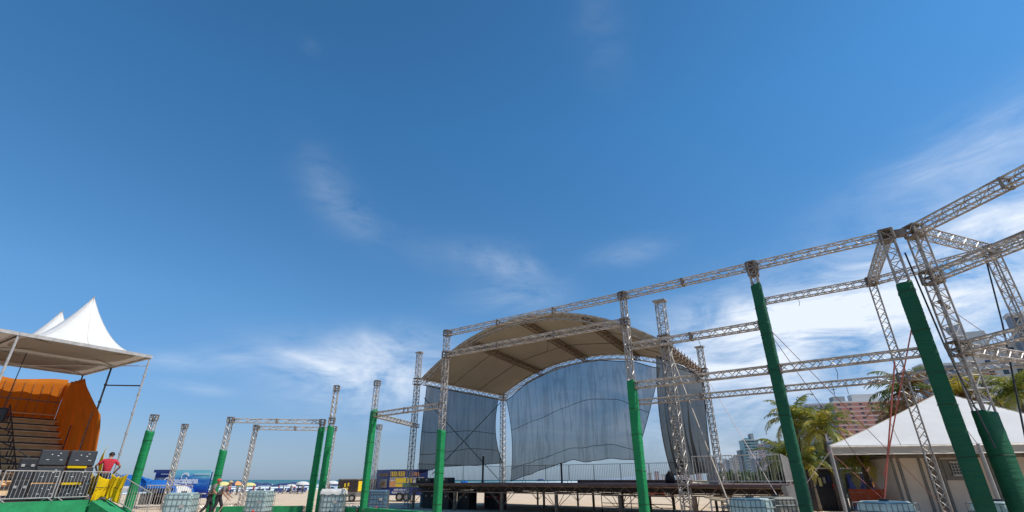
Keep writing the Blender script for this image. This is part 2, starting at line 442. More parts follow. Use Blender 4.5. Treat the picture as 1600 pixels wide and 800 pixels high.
def wrap_mesh(x, y, z0, z1, s, yaw, m, parent, seed=0):
    rnd = random.Random(seed); rings = []; z = z0
    c, sn = math.cos(yaw), math.sin(yaw)
    h = s / 2 + .022
    k = 0
    while z <= z1 + .001:
        g = h + .010 * mnoise.noise(V((seed, z * .9, 0))) + .006 * mnoise.noise(V((seed, z * 7, 5))) + (.009 * max(0, .15 + mnoise.noise(V((seed + 3, z * .8, 2)))) if k % 2 else 0)
        ox, oy = .004 * mnoise.noise(V((seed, z * 2, 9))), .004 * mnoise.noise(V((seed, z * 2, 19)))
        ring = []
        q = g * .80
        for a, b in ((g, q), (q, g), (-q, g), (-g, q), (-g, -q), (-q, -g), (q, -g), (g, -q)):
            dz = rnd.uniform(-.008, .008) + (0.05 * math.sin(a * 9 + b * 5 + seed) if z + .2 > z1 else 0)
            ring.append((x + (a + ox) * c - (b + oy) * sn, y + (a + ox) * sn + (b + oy) * c, z + dz))
        rings.append(ring); z += rnd.uniform(.04, .07); k += 1
    b = MB().loft(rings)
    o = b.build('cloth_wrap', m, parent, smooth=True)
    zz = z0 + .6 + (seed % 5) * .11
    while zz < z1 - .2:
        w = h + .016; q = w * .82; tl = rnd.uniform(-.03, .03)
        pts = [V((x + a * c - b_ * sn, y + a * sn + b_ * c, zz + tl * a / w)) for a, b_ in ((w, -q), (w, q), (q, w), (-q, w), (-w, q), (-w, -q), (-q, -w), (q, -w), (w, -q))]
        MB().tube(pts, .006, 4).build('tie_cord', 'blackc', o)
        zz += rnd.uniform(.8, 1.5)
    return o

YA = math.atan2(-.606, .795)          # row A's heading
EA = V((math.cos(YA), math.sin(YA), 0)); EB = V((-math.sin(YA), math.cos(YA), 0))
def yaw_axes(y): return V((math.cos(y), math.sin(y), 0)), V((-math.sin(y), math.cos(y), 0))
POST_GROUP = 'lattice truss posts of the ring frame'
BEAM_GROUP = 'lattice truss beams of the ring frame'
def post(x, y, top, label, s=.28, yaw=YA, wrap=None, wm='green', blocks=(), ladder=False, rc=.024, mc='alu', group=POST_GROUP):
    t = empty('truss_post', (x, y, 0), label, 'truss post', group)
    e1, e2 = yaw_axes(yaw)
    truss_parts(t, [(x, y, .03), (x, y, top)], s - .05, e1, mc=mc, ladder=ladder, rc=rc, rb=rc * .55)
    MB().box((x, y, .012), s + .16, s + .16, .024, yaw).build('base_plate', 'block', t)
    joint(t, (x, y, top - s * .5), s, e1, e2)
    for z in blocks:
        if wrap and z < wrap: continue
        joint(t, (x, y, z), s + .01, e1, e2, 'sleeve_block')
    if wrap: wrap_mesh(x, y, .03, wrap, s, yaw, wm, t, seed=int(abs(x * 17 + y * 3)))
    return t
def beam(p, q, label, s=.26, gap=.17, bay=None, mc='alu', ladder=False, m='brace', rc=.022, joints=True, group=BEAM_GROUP):
    p, q = V(p), V(q); d = (q - p).normalized()
    p = p + d * gap; q = q - d * gap
    t = empty('truss_beam', (p + q) / 2, label, 'truss beam', group)
    side = d.cross(V((0, 0, 1))).normalized()
    L = (q - p).length
    truss_parts(t, [p, q], s - .045, side, mc=mc, mb=m, rc=rc, rb=rc * (.9 if bay else .58), ladder=ladder, bay=bay)
    up = side.cross(d)
    rot = Matrix((d, side, up)).transposed()
    for e in (p, q):
        b = MB()
        for sg in (-1, 1):
            b.box(e + side * sg * (s / 2 - .01), .03, .03, s + .02, rot=rot); b.box(e + up * sg * (s / 2 - .01), .031, s + .02, .03, rot=rot)
        b.build('end_frame', 'block', t)
    if joints and L > 4:
        n = int(L // 3)
        for k in range(1, n + 1):
            c = p + d * (L * k / (n + 1)); b = MB()
            for sg in (-1, 1):
                b.box(c + side * sg * (s / 2 - .012), .07, .028, s + .012, rot=rot); b.box(c + up * sg * (s / 2 - .012), .071, s + .012, .028, rot=rot)
            b.build('splice_collar', 'block', t)
    return t

P1 = (11.06, 12.8); C2 = (11.64, 12.50); P2 = (8.11, 15.1); P3 = (4.35, 18.0); P4 = (-3.2, 23.4); P5 = (-7.4, 27.2)
P6a = (-10.74, 29.0); P6b = (-10.05, 28.5); P7 = (-15.6, 28.3); P8 = (-19.1, 27.2)
B1 = (13.1, 16.5); Q2 = (10.1, 18.7); Q3 = (5.42, 22.3); B2 = (15.07, 13.84); B5 = (-8.5, 32.9); B6 = (-11.4, 33.0); B7 = (-16.2, 32.5); B8 = (-20.4, 32.0)
YG = math.atan2(-.99, .15)
G1 = (12.75, 5.2); G2 = (16.4, 5.0)
YL = R(6)
post(*P1, 8.3, 'tall post in smooth shaded green cloth before the white tent', .33, wrap=6.65, wm='green_shaded', blocks=(4.7,), ladder=True)
post(*C2, 8.3, 'bare lattice corner post with crinkled green cloth only round its foot', .34, yaw=YG, wrap=3.15, wm='green_shaded', blocks=(6.7, 4.7), ladder=True, rc=.026)
post(*P2, 8.3, 'leaning-looking tall post in green cloth nearly to its top, in front of the coconut palms', .26, wrap=7.5, wm='green_shaded', blocks=(7.95,), ladder=True)
post(*P3, 8.3, 'half green half bare post in front of the wide back screen', .24, wrap=4.85, wm='green', blocks=(7.1,), ladder=True)
post(*P4, 8.3, 'post wrapped green at its foot in front of the left side of the arched stage', .26, wrap=3.7, wm='green', blocks=(7.1,), ladder=True)
post(*P5, 6.55, 'green post with a bare top between the two food trailers', .25, wrap=5.0, wm='green')
post(*P6a, 4.7, 'left one of the two green posts standing close together, cut level with the beam', .27, yaw=YL, wrap=4.3, wm='green')
post(*P6b, 6.5, 'right one of the two close green posts, with bare lattice rising above', .27, yaw=YL, wrap=4.3, wm='green', blocks=(4.6,))
post(*P7, 4.75, 'post at the left end of the front portal beam, green cloth on its lower half', .26, yaw=YL, wrap=3.1, wm='green')
post(*P8, 4.75, 'green wrapped post with a bare top beside the grandstand ramp', .28, yaw=YL, wrap=3.95, wm='green')
post(*B1, 8.3, 'slim bare lattice post that stands before the white tent with no cloth on it', .27, ladder=False, blocks=(4.7,))
post(*Q2, 8.3, 'bare rear post hidden behind the green post before the coconut palms', .25, blocks=(4.7,))
post(*Q3, 4.9, 'short bare rear post hidden behind the green post before the stage', .22)
post(*B2, 8.3, 'bare lattice post at the far right edge, carrying the rear corner', .30, yaw=YG, blocks=(4.7,), ladder=True)
post(*B5, 4.8, 'bare lattice post just left of the blue and yellow food truck', .25, ladder=True, mc='alu2')
post(*B6, 4.7, 'bare lattice post right behind the two close green posts', .25, yaw=YL, ladder=True, mc='alu2')
post(*B7, 4.75, 'bare lattice post at the left end of the rear portal beam', .25, yaw=YL, ladder=True)
post(*B8, 4.75, 'free standing bare lattice post in front of the blue beach banner', .26, yaw=YL, ladder=True)
post(*G1, 8.3, 'bare lattice post beside the viewpoint outside the right edge of the picture', .33, yaw=YG)
post(*G2, 8.3, 'bare outer lattice post outside the right edge of the picture', .33, yaw=YG)
def z3(p, z): return V((p[0], p[1], z))
beam(z3(P4, 8.15), z3(P3, 8.15), 'longest top beam, crossing the sky above the arched stage roof')
beam(z3(P3, 8.15), z3(P2, 8.15), 'top beam from the post at the stage back to the post before the palms')
beam(z3(P2, 8.15), z3(P1, 8.15), 'top beam from the post before the palms up to the dark corner block')
beam(z3(P4, 7.1), z3(P3, 7.1), 'beam one level below the top one, crossing in front of the stage roof arch')
beam(z3(P3, 6.12), z3(P2, 6.12), 'short beam meeting the green post before the palms half way up its height')
beam(z3(P3, 4.7), z3(P2, 4.7), 'upper one of the two close beams right of the stage back')
beam(z3(P2, 4.7), z3(P1, 4.7), 'low front beam between the two tall shaded green posts')
beam(z3(Q3, 4.7), z3(Q2, 4.7), 'lower one of the two close beams right of the stage back', .24)
beam(z3(Q2, 4.7), z3(B1, 4.7), 'thin rear beam above the red apartment block', .24)
beam(z3(Q2, 8.15), z3(B1, 8.15), 'rear beam starting at the green post before the palms, across the white clouds')
beam(z3(B1, 8.15), z3(B2, 8.15), 'rear beam passing behind the bare corner post across the clouds')
beam(z3(B1, 4.7), z3(B2, 4.7), 'rear beam low behind the bare corner post above the white tent', .24)
beam(z3(P1, 8.15), z3(B1, 8.15), 'short beam sloping down from the dark corner block to the slim bare post', .27, ladder=True)
beam(z3(C2, 8.15), z3(B2, 8.15), 'short white bracing beam from the corner post to the rear corner at the right', .30, ladder=True)
beam(z3(C2, 4.7), z3(B2, 4.7), 'low cross beam from the corner post to the rear corner at the right', .28, ladder=True)
beam(z3(C2, 8.15), z3(G1, 8.15), 'topmost beam rising to the right edge of the picture', .31, ladder=True, rc=.025)
beam(z3(C2, 6.7), z3(G1, 6.7), 'beam leaving the corner post to the right below the topmost one', .29, ladder=True)
beam(z3(C2, 4.7), z3(G1, 4.7), 'lowest beam leaving the corner post to the right above the white tent', .29, ladder=True)
beam(z3(B2, 8.15), z3(G2, 8.15), 'outer top beam at the right edge beyond the rear corner', .29, ladder=True)
beam(z3(B2, 4.7), z3(G2, 4.7), 'outer low beam at the right edge beyond the rear corner', .29)
MBk = MB().bar(z3(P1, 8.15) + (V((*C2, 0)) - V((*P1, 0))).normalized() * .18, z3(C2, 8.15) - (V((*C2, 0)) - V((*P1, 0))).normalized() * .18, .2, .2)
tag(MBk.build('coupling_plate', 'block'), 'dark metal plate that couples the two corner blocks at the top', 'coupling plate')
beam(z3(P5, 4.75), z3(P4, 4.75), 'beam from the green post by the food trucks to the post before the stage', .26)
TLp = V((-6.07, 33.5, 0)); TRp = V((7.3, 23.35, 0)); TBp = V((-.77, 40.5, 0)); TBRp = V((11.75, 30.5, 0))
beam(z3(P5, 4.75), V((TLp.x, TLp.y, 4.75)) - V((0, .2, 0)), 'small white bracing beam running back to the left stage tower', .24, mc='alu2', ladder=True)
beam(z3(P7, 4.58), z3(P6a, 4.58), 'front portal beam of bright aluminium left of the two close green posts', .25, mc='alu2', m='alu2', bay=.5)
beam(z3(B7, 4.58), z3(B6, 4.55), 'rear portal beam of bright aluminium, a little lower in view', .25, mc='alu2', m='alu2', bay=.5)
# ground beams
def ground_beam(p, q, label, wrapm=None, z=.17, s=.28):
    t = beam(z3(p, z), z3(q, z), label, s, gap=.25, mc='alu2', m='alu2', joints=False, group='ground beams of the ring frame')
    if wrapm:
        a, b = z3(p, z), z3(q, z); d = (b - a).normalized(); side = d.cross(V((0, 0, 1)))
        L = (b - a).length; n = int(L / .35); rings = []
        rnd = random.Random(int(L * 10))
        for k in range(n + 1):
            c = a + d * (.35 + (L - .7) * k / n); h = s / 2 + .02 + rnd.uniform(0, .02)
            rings.append([c + side * i * h + V((0, 0, j * h + rnd.uniform(-.006, .006))) for i, j in ((-1, -1), (1, -1), (1, 1), (-1, 1))])
        MB().loft(rings).build('carpet_cover', wrapm, t)
    return t
ground_beam(P7, P6a, 'green carpet covered ground beam left of the two close green posts', 'green_carpet')
ground_beam(P6b, P5, 'green carpet covered ground beam right of the two close green posts', 'green_carpet')
ground_beam(P5, P4, 'green carpet covered ground beam in front of the dark cases under the stage', 'green_carpet')
ground_beam(B8, B7, 'bare white zigzag ground beam below the pale water tank')
ground_beam(B6, B5, 'bare white zigzag ground beam below the white covered water tank')
ground_beam(B5, (TLp.x, TLp.y), 'bare white zigzag ground beam in front of the blue and yellow food truck')

# ------------------------------------------------------------------ ground, sea, hills
CN = V((-.958, .287, 0)); CS = V((.287, .958, 0))   # seaward, along the shore
def ground_z(d):
    if d < 20: return 0.0
    if d < 80: return -1.15 * ((d - 20) / 60) ** 1.3
    if d < 135: return -1.15 - .55 * (d - 80) / 55
    return -1.70 - min(6, (d - 135) * .04)
b = MB()
ds = [-2500, -900, -400, -150, -80, -50, -30, -15, 0, 10] + [20 + 4 * k for k in range(16)] + [90, 100, 110, 120, 135, 160, 200, 300]
ss = [-1500, -600, -250, -120, -60, -30, -10, 0, 10, 20, 30, 40, 55, 75, 100, 130, 170, 220, 300, 450, 800, 1500, 3500]
rows = []
for d in ds:
    r = []
    for s_ in ss:
        p = CN * d + CS * s_
        r.append((p.x, p.y, ground_z(d) + (0.05 * mnoise.noise(V((p.x * .15, p.y * .15, 0))) if 18 < math.hypot(p.x, p.y) < 130 and d < 100 else 0) - (.03 if abs(d) < 18 and 0 <= s_ < 80 else 0)))
    rows.append(r)
b.loft(rows, cap=False, closed=False)
# keep the built-up area level
for i, p in enumerate(b.v):
    if math.hypot(p.x, p.y) < 62 and p.z > -.2: b.v[i] = V((p.x, p.y, 0.0))
tag(b.build('sand', 'sand', smooth=True), kind='structure')

def sea_material():
    m = bpy.data.materials.new('sea_water'); m.use_nodes = True; t = m.node_tree; bs = t.nodes['Principled BSDF']
    c = N(t, 'ShaderNodeTexCoord')
    sp = N(t, 'ShaderNodeSeparateXYZ', inp={0: c.outputs['Object']})
    mp = N(t, 'ShaderNodeMapping', inp={'Vector': c.outputs['Object'], 'Scale': (1.0, .18, 1)})
    n = N(t, 'ShaderNodeTexNoise', inp={'Vector': mp.outputs[0], 'Scale': .06, 'Detail': 5.0, 'Roughness': .6})
    n2 = N(t, 'ShaderNodeTexNoise', inp={'Vector': mp.outputs[0], 'Scale': .35, 'Detail': 6.0, 'Roughness': .65})
    # x = metres out from the shore; breakers in three bands
    sh = M(t, 'ADD', sp.outputs[0], M(t, 'MULTIPLY', n.outputs[0], 60.0))
    band = None
    for c0, w in ((166, 14), (200, 12), (245, 16), (300, 8)):
        g = M(t, 'EXPONENT', M(t, 'MULTIPLY', M(t, 'POWER', M(t, 'ABSOLUTE', M(t, 'DIVIDE', M(t, 'SUBTRACT', sh, c0), w)), 2.0), -1.0))
        band = g if band is None else M(t, 'ADD', band, g)
    fo = M(t, 'MULTIPLY', M(t, 'SUBTRACT', M(t, 'ADD', band, n2.outputs[0]), .85), 2.5, clamp=True)
    deep = N(t, 'ShaderNodeMapRange', inp={'Value': sp.outputs[0], 1: 200.0, 2: 2500.0})
    wc = N(t, 'ShaderNodeMix', data_type='RGBA', inp={0: deep.outputs[0], 6: (0.05, 0.17, 0.17, 1), 7: (0.02, 0.13, 0.17, 1)})
    mc = N(t, 'ShaderNodeMix', data_type='RGBA', inp={0: fo, 6: wc.outputs[2], 7: (.8, .84, .85, 1)})
    t.links.new(mc.outputs[2], bs.inputs['Base Color'])
    rr = N(t, 'ShaderNodeMix', data_type='FLOAT', inp={0: fo, 2: .45, 3: .9}); t.links.new(rr.outputs[0], bs.inputs['Roughness'])
    bs.inputs['Specular IOR Level'].default_value = .25
    bp = N(t, 'ShaderNodeBump', inp={'Strength': .9, 'Distance': 1.0, 'Height': n2.outputs[0]}); t.links.new(bp.outputs[0], bs.inputs['Normal'])
    return m
me = MB().quad((125, -3000, 0), (16000, -14000, 0), (16000, 14000, 0), (125, 9000, 0))
me.v = [CN * p.x * 1.0 + CS * p.y for p in me.v]
o = MB().quad((125, -3000, -1.6), (16000, -14000, -1.6), (16000, 16000, -1.6), (125, 5000, -1.6)).build('sea', sea_material())
o.rotation_euler = (0, 0, math.atan2(CN.y, CN.x)); o.scale = (1, -1, 1)
tag(o, kind='structure')
# ridge of hills far along the coast behind the bay
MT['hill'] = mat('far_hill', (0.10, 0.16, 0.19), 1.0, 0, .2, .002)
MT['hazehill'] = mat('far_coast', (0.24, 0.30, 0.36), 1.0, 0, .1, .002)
def hills(name, px0, px1, Y, peak, m, seed):
    n = 60; b = MB(); rows = [[], [], []]
    for k in range(n + 1):
        x0 = gx(px0 + (px1 - px0) * k / n, Y); w = math.sin(math.pi * k / n) ** .6
        h = w * peak * (.45 + .55 * abs(mnoise.noise(V((k * .13, seed, 0)))) * 1.6 + .1 * mnoise.noise(V((k * .6, seed, 3))))
        rows[0].append((x0, Y - Y * .04, -2)); rows[1].append((x0, Y, h)); rows[2].append((x0, Y + Y * .08, -2))
    b.loft(rows, cap=False, closed=False)
    return tag(b.build(name, m, smooth=True), kind='structure')
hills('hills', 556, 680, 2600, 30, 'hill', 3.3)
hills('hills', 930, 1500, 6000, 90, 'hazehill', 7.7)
# strip of garden and road along the sea front
def strip(name, d0, d1, s0, s1, z, m, kind='structure'):
    p = [CN * d0 + CS * s0, CN * d1 + CS * s0, CN * d1 + CS * s1, CN * d0 + CS * s1]
    return tag(MB().quad(*[V((q.x, q.y, z)) for q in p]).build(name, m), kind=kind)
MT['grassm'] = mat('lawn', (0.06, 0.09, 0.03), .95, 0, .5, .6)
MT['asphalt'] = mat('asphalt', (0.05, 0.05, 0.052), .9, 0, .2, 1)
MT['paving'] = mat('pale_paving', (0.36, 0.33, 0.30), .85, 0, .2, .8)
strip('garden', -16, -30, 26, 1200, .03, 'grassm')
strip('pavement', -30, -36, -50, 1200, .12, 'paving')
strip('road', -36, -52, -50, 1200, .034, 'asphalt')
for dd in (-41, -47):
    strip('road_marking', dd, dd - .15, -50, 900, .039, 'white')

# ------------------------------------------------------------------ stage
def SQ(u, v, z=0.0):
    p = TLp.lerp(TRp, u).lerp(TBp.lerp(TBRp, u), v); return V((p.x, p.y, z))
DZ = 1.42
stage = empty('concert_stage', SQ(.5, 0), 'long raised stage deck on rusty lattice legs under the arched roof', 'stage')
def deck_poly(u0, u1, v0, v1, z0, z1, name, m, parent):
    b = MB(); c = [SQ(u0, v0), SQ(u1, v0), SQ(u1, v1), SQ(u0, v1)]
    return b.loft([[V((p.x, p.y, z0)) for p in c], [V((p.x, p.y, z1)) for p in c]]).build(name, m, parent)
UW = 1.255
deck_poly(-.02, UW, -.015, 1.04, DZ - .10, DZ, 'deck', 'deckwood', stage)
deck_poly(0.42, .90, .985, 1.05, DZ + .003, DZ + .17, 'raised_step', 'deckwood', stage)
def flat_truss(pts_a, z0, z1, m, name, parent, bay=.42, w=.05):
    a, b_ = V(pts_a[0]), V(pts_a[1]); L = (b_ - a).length; d = (b_ - a) / L; t = MB()
    t.bar(V((a.x, a.y, z1)), V((b_.x, b_.y, z1)), w, w); t.bar(V((a.x, a.y, z0)), V((b_.x, b_.y, z0)), w, w)
    n = round(L / bay)
    for k in range(n):
        p = a + d * (L * k / n); q = a + d * (L * (k + 1) / n)
        za, zb = (z0, z1) if k % 2 else (z1, z0)
        t.tube([(p.x, p.y, za), (q.x, q.y, zb)], .014, 4)
    return t.build(name, m, parent)
for v in (0.0, .33, .66, 1.0):
    flat_truss((SQ(-.01, v), SQ(UW - .01, v)), DZ - .46, DZ - .135, 'rust', 'deck_girder', stage)
for k in range(9):
    u = -.005 + (UW - .01) * k / 8
    flat_truss((SQ(u, 0), SQ(u, 1)), DZ - .44, DZ - .15, 'rust', 'cross_girder', stage, .6)
deck_poly(.005, UW - .02, .03, .98, DZ - .34, DZ - .115, 'joist_fill', 'joist', stage)  # dark slab added for the joists and the darkness behind the lattice
def stage_leg(u, v, w=.11, br=True, m='rust'):
    p = SQ(u, v); lg = MB().box((p.x, p.y, (DZ - .49) / 2), w, w, DZ - .49, YA).build('leg', m, stage)
    if br:
        e = (SQ(1, v) - SQ(0, v)).normalized(); f = (SQ(u, 1) - SQ(u, 0)).normalized()
        t = MB()
        for k in (e, -e, f, -f):
            t.tube([p + V((0, 0, .28)), p + k * .85 + V((0, 0, DZ - .48))], .016, 5)
        t.build('brace', m, lg)
    return lg
for k in range(7):
    for v in (0.0, .5, 1.0):
        stage_leg(.0 + (UW - .015) * k / 6, v, .10 if v else .13, br=(v != .5))
# broad grey leg at the right end
p = SQ(UW, -.01)
b = MB(); b.loft([[p + V((x * .13, y * .13, 0)) for x, y in ((-1, -1), (1, -1), (1, 1), (-1, 1))],
                  [p + V((x * .15, y * .15, .85)) for x, y in ((-1, -1), (1, -1), (1, 1), (-1, 1))],
                  [p + V((x * .26, y * .22, DZ - .03)) for x, y in ((-1, -1), (1, -1), (1, 1), (-1, 1))]])
b.build('end_leg', 'conc', stage)

# roof
EZ = 7.6
roof = empty('stage_roof', SQ(.5, .5), 'arched cream canopy roof on lattice trusses and four towers over the stage', 'stage roof')
def arcf(u): return max(0.0, 1 - abs(2 * u - 1) ** 2.1)
def rise(v): return 2.75 * (1 - v) + 2.0 * v
def roofz(u, v): return EZ + rise(v) * arcf(u)
def memb(u, v):
    w = abs(math.sin(math.pi * u * 4)); sag = .10 * w * math.sin(math.pi * v)
    return SQ(u, v, roofz(u, v) - sag + .20)
MB().grid(memb, 48, 16).build('canopy', 'canvas', roof, solid=.02, smooth=True)
def valance(v, sgn):
    return MB().grid(lambda a, c: SQ(a, v, roofz(a, v) + .22 - .16 * c) + (SQ(a, 0) - SQ(a, 1)).normalized() * .015 * sgn, 48, 1)
valance(-.012, 1).build('valance', 'canvas', roof, solid=.012)
up = V((0, 0, 1))
sd_ = (SQ(0, 1) - SQ(0, 0)).normalized()
truss_parts(roof, [SQ(k / 20, 0, roofz(k / 20, 0)) for k in range(21)], .32, sd_, rc=.028, rb=.016, bay=.36, mc='alu', as_one='front_arch_truss')
truss_parts(roof, [SQ(k / 20, 1, roofz(k / 20, 1)) for k in range(21)], .30, sd_, rc=.028, rb=.018, bay=.34, mc='alu2', as_one='rear_arch_truss')
for u in (.25, .5, .75):
    truss_parts(roof, [SQ(u, 0.01, roofz(u, 0) - .05), SQ(u, .99, roofz(u, 1) - .05)], .30, EA, rc=.03, rb=.02, bay=.3, mc='rust', as_one='rib_truss')
for u in (0, 1):
    truss_parts(roof, [SQ(u, 0.02, EZ), SQ(u, .98, EZ)], .30, V((0, 0, 1)), rc=.026, rb=.02, bay=.34, mc='alu2' if u == 0 else 'rust', as_one='eave_truss')
for v in (.33, .66):
    t = MB()
    t.tube([SQ(k / 24, v, memb(k / 24, v).z - .04) for k in range(25)], .022, 5)
    t.build('purlin', 'block', roof)
if True:  # spigots that stick up along the right eave
    for k in range(12):
        q = SQ(1.0, .08 + k * .078, EZ + .12)
        MB().box(q + V((0, 0, .2)), .05, .05, .3, YA).build('spigot', 'alu', roof)
def tower(pt, top, s, label, mc='alu', rb=.014, off=V((0, 0, 0))):
    x, y = pt.x + off.x, pt.y + off.y
    tw = empty('tower', (x, y, 0)); tw.parent = roof; tw.location = V((x, y, 0)) - roof.location
    tw['label'] = label
    truss_parts(tw, [(x, y, .02), (x, y, top)], s, EA, mc=mc, rc=.028, rb=rb, bay=s * .72, ladder=True)
    joint(tw, (x, y, EZ + .05), s + .14, EA, EB, 'sleeve_block')
    MB().box((x, y, top + .03), s + .25, s + .12, .06, YA).build('head_plate', 'alu', tw)
    MB().box((x, y, .01), s + .3, s + .3, .02, YA).build('base_plate', 'block', tw)
tower(SQ(-.018, -.02), 9.6, .27, 'front left tower of the stage roof')
tower(SQ(1.015, -.03), 9.65, .38, 'front right tower of the stage roof, stouter than the others', rb=.017)
tower(SQ(0, 1.01), EZ + .05, .30, 'back corner tower of the stage roof')
tower(SQ(1.01, 1.0), 9.2, .30, 'rear right tower of the stage roof')

# scrims
def scrim(p0, p1, outline, label, m, bow=.25, seams=(), fold=.06, nu=40, nv=26, group='mesh screens hanging round the stage'):
    """outline: top, bottom lists of photo points at matching steps -> a hanging cloth in the plane p0-p1"""
    p0 = V(p0); p1 = V(p1); e = (p1 - p0); e.z = 0; e.normalize(); n = V((-e.y, e.x, 0))
    top = [on_plane(x, y, p0, p1) for x, y in outline[0]]; bot = [on_plane(x, y, p0, p1) for x, y in outline[1]]
    mid = [on_plane(x, y, p0, p1) for x, y in outline[2]] if len(outline) > 2 else None
    def lerpl(l, t):
        k = min(int(t * (len(l) - 1)), len(l) - 2); w = t * (len(l) - 1) - k
        w2 = w * w * (3 - 2 * w) * .5 + w * .5
        return V((l[k][0] * (1 - w) + l[k + 1][0] * w, l[k][1] * (1 - w2) + l[k + 1][1] * w2))
    def fn(u, v):
        a = lerpl(top, u); c = lerpl(bot, u)
        if mid:
            m_ = lerpl(mid, u); q = a * (1 - v) ** 2 + m_ * 2 * v * (1 - v) + c * v * v
            # the mid list gives the point passed at half way
            q = q + (m_ - (a + c) / 2) * v * (1 - v) * 2
        else: q = a.lerp(c, v)
        off = fold * math.sin(u * 37 + 2.5 * math.sin(u * 9) + v * 1.6) * (.3 + v) * .8 + bow * math.sin(math.pi * v) * math.sin(math.pi * u) + .05 * math.sin(u * 83 + v * 3) * v
        return V((p0.x, p0.y, 0)) + e * q.x + V((0, 0, q.y)) + n * off
    base = fn(.5, 0)
    t = empty('mesh_screen', base, label, 'mesh screen', group)
    MB().grid(fn, nu * 2, nv).build('netting', m, t, smooth=True)
    h = MB(); h.tube([fn(k / 60, 1) for k in range(61)], .022, 5); h.tube([fn(0, k / 30) for k in range(31)], .022, 5); h.tube([fn(1, k / 30) for k in range(31)], .022, 5)
    h.tube([fn(k / 60, 0) for k in range(61)], .03, 5)
    h.build('hem', 'seam', t)
    for v, amp in seams:
        MB().tube([fn(k / 60, v + amp * math.sin(k / 60 * 6.5)) - n * .03 for k in range(61)], .016, 4).build('seam', 'seam', t)
    return t, fn
scr, fL = scrim(SQ(0, 0.0), SQ(0, 1.0), [[(667, 603), (690, 608), (735, 614), (779, 623)], [(656, 739), (690, 729), (735, 727), (786, 724)], [(660, 672), (693, 672), (735, 672), (775, 676)]],
      'square black mesh screen on the left side of the stage', 'scrim_left', seams=((.52, .01), (.78, .02)), bow=.08)
scrim(SQ(0, 1.0), SQ(1, 1.0), [[(791, 625), (830, 594), (870, 574), (920, 563), (980, 564), (1031, 575)],
                             [(797, 752), (825, 742), (850, 733), (876, 724), (896, 718), (915, 722), (935, 719), (955, 716), (975, 718), (992, 718)],
                             [(799, 682), (835, 664), (875, 648), (915, 640), (960, 640), (1011, 655)]],
      'widest blue-grey mesh screen across the back of the stage', 'scrim', seams=((.42, .03), (.87, .012)), bow=.2, fold=.07)
scrim(SQ(1, 0.0), SQ(1, 1.0), [[(1026, 556), (1050, 566), (1075, 577), (1098, 592)], [(1056, 742), (1075, 741), (1095, 739), (1116, 738)], [(1034, 650), (1060, 654), (1080, 660), (1107, 664)]],
      'narrow dark pleated mesh screen on the right side of the stage', 'scrim_dark', seams=(), bow=.15, fold=.14)
# black tension cables behind the left screen
def cable(pts, r, m, label, cat='cable', name='cable', group=None):
    return tag(MB().tube(pts, r, 5).build(name, m), label, cat, group)
cable([SQ(0, .03, 6.6), SQ(-.01, .98, 1.6)], .025, 'blackc', 'long black brace cable slanting down behind the left stage screen')
cable([SQ(0, .97, 7.2), SQ(-.01, .18, 1.9)], .025, 'blackc', 'black brace cable rising to the back corner behind the left stage screen')

# ------------------------------------------------------------------ railing / barriers
def railing(p, q, h, label, m='galv', nb=None, group='railings', r=.016, feet=False, cross=False, name='railing', cat='railing', rb=.008, posts=True):
    p, q = V(p), V(q); d = q - p; L = d.length; d /= L
    t = empty(name, (p + q) / 2, label, cat, group)
    f = MB()
    u = V((0, 0, 1))
    lo = .12
    f.tube([p + u * lo, p + u * h, ], r, 6); f.tube([q + u * lo, q + u * h], r, 6)
    f.tube([p + u * h, q + u * h], r, 6); f.tube([p + u * lo, q + u * lo], r, 6)
    f.build('frame', m, t)
    n = nb or max(4, round(L / .13)); b = MB()
    for k in range(1, n):
        c = p + d * (L * k / n); b.tube([c + u * lo, c + u * h], rb, 4, cap=False)
    if cross:
        for k in (1, 2, 3, 4): b.tube([p + u * (lo + (h - lo) * k / 5), q + u * (lo + (h - lo) * k / 5)], rb, 4)
    b.build('bars', m, t)
    side = d.cross(u)
    for c in ((p + d * .12), (q - d * .12)):
        if feet: MB().tube([c - side * .28 + u * .02, c + u * lo, c + side * .28 + u * .02], r, 5).build('foot', m, t)
        elif posts: MB().tube([c, c + u * lo], r, 5).build('foot', m, t)
    return t
G = 'black rail panels round the stage deck'
for k in range(4):
    railing(SQ(.0, .02 + k * .245, DZ), SQ(.0, .02 + (k + 1) * .245 - .01, DZ), 1.1, ['first', 'second', 'third', 'fourth'][k] + ' black rail panel from the front along the left side of the stage', 'blackpaint', group=G)
NB = 8
onm = ['first', 'second', 'third', 'fourth', 'fifth', 'sixth', 'seventh', 'eighth']
for k in range(NB):
    railing(SQ(.01 + k * .98 / NB, 1.0, DZ), SQ(.01 + (k + .97) * .98 / NB, 1.0, DZ), 1.12, onm[k] + ' black rail panel from the left along the back edge of the stage', 'blackpaint', group=G)
G2n = 'grey rail panels round the right wing of the stage'
railing(SQ(1.04, 0.0, DZ), SQ(1.14, 0.0, DZ), 1.1, 'grey rail panel on the front edge of the right wing, next to the tower', group=G2n, r=.022)
railing(SQ(1.145, 0.0, DZ), SQ(1.245, 0.0, DZ), 1.1, 'grey rail panel at the right front corner of the stage wing', group=G2n, r=.022)
railing(SQ(1.25, 0.0, DZ), SQ(1.25, .30, DZ), 1.1, 'grey rail panel along the right side of the wing, nearer the front', group=G2n, r=.022)
railing(SQ(1.25, 0.31, DZ), SQ(1.25, .64, DZ), 1.1, 'grey rail panel along the right side of the wing, middle of three', group=G2n, r=.022)
railing(SQ(1.25, 0.65, DZ), SQ(1.25, .98, DZ), 1.1, 'grey rail panel along the right side of the wing, farthest back', group=G2n, r=.022)
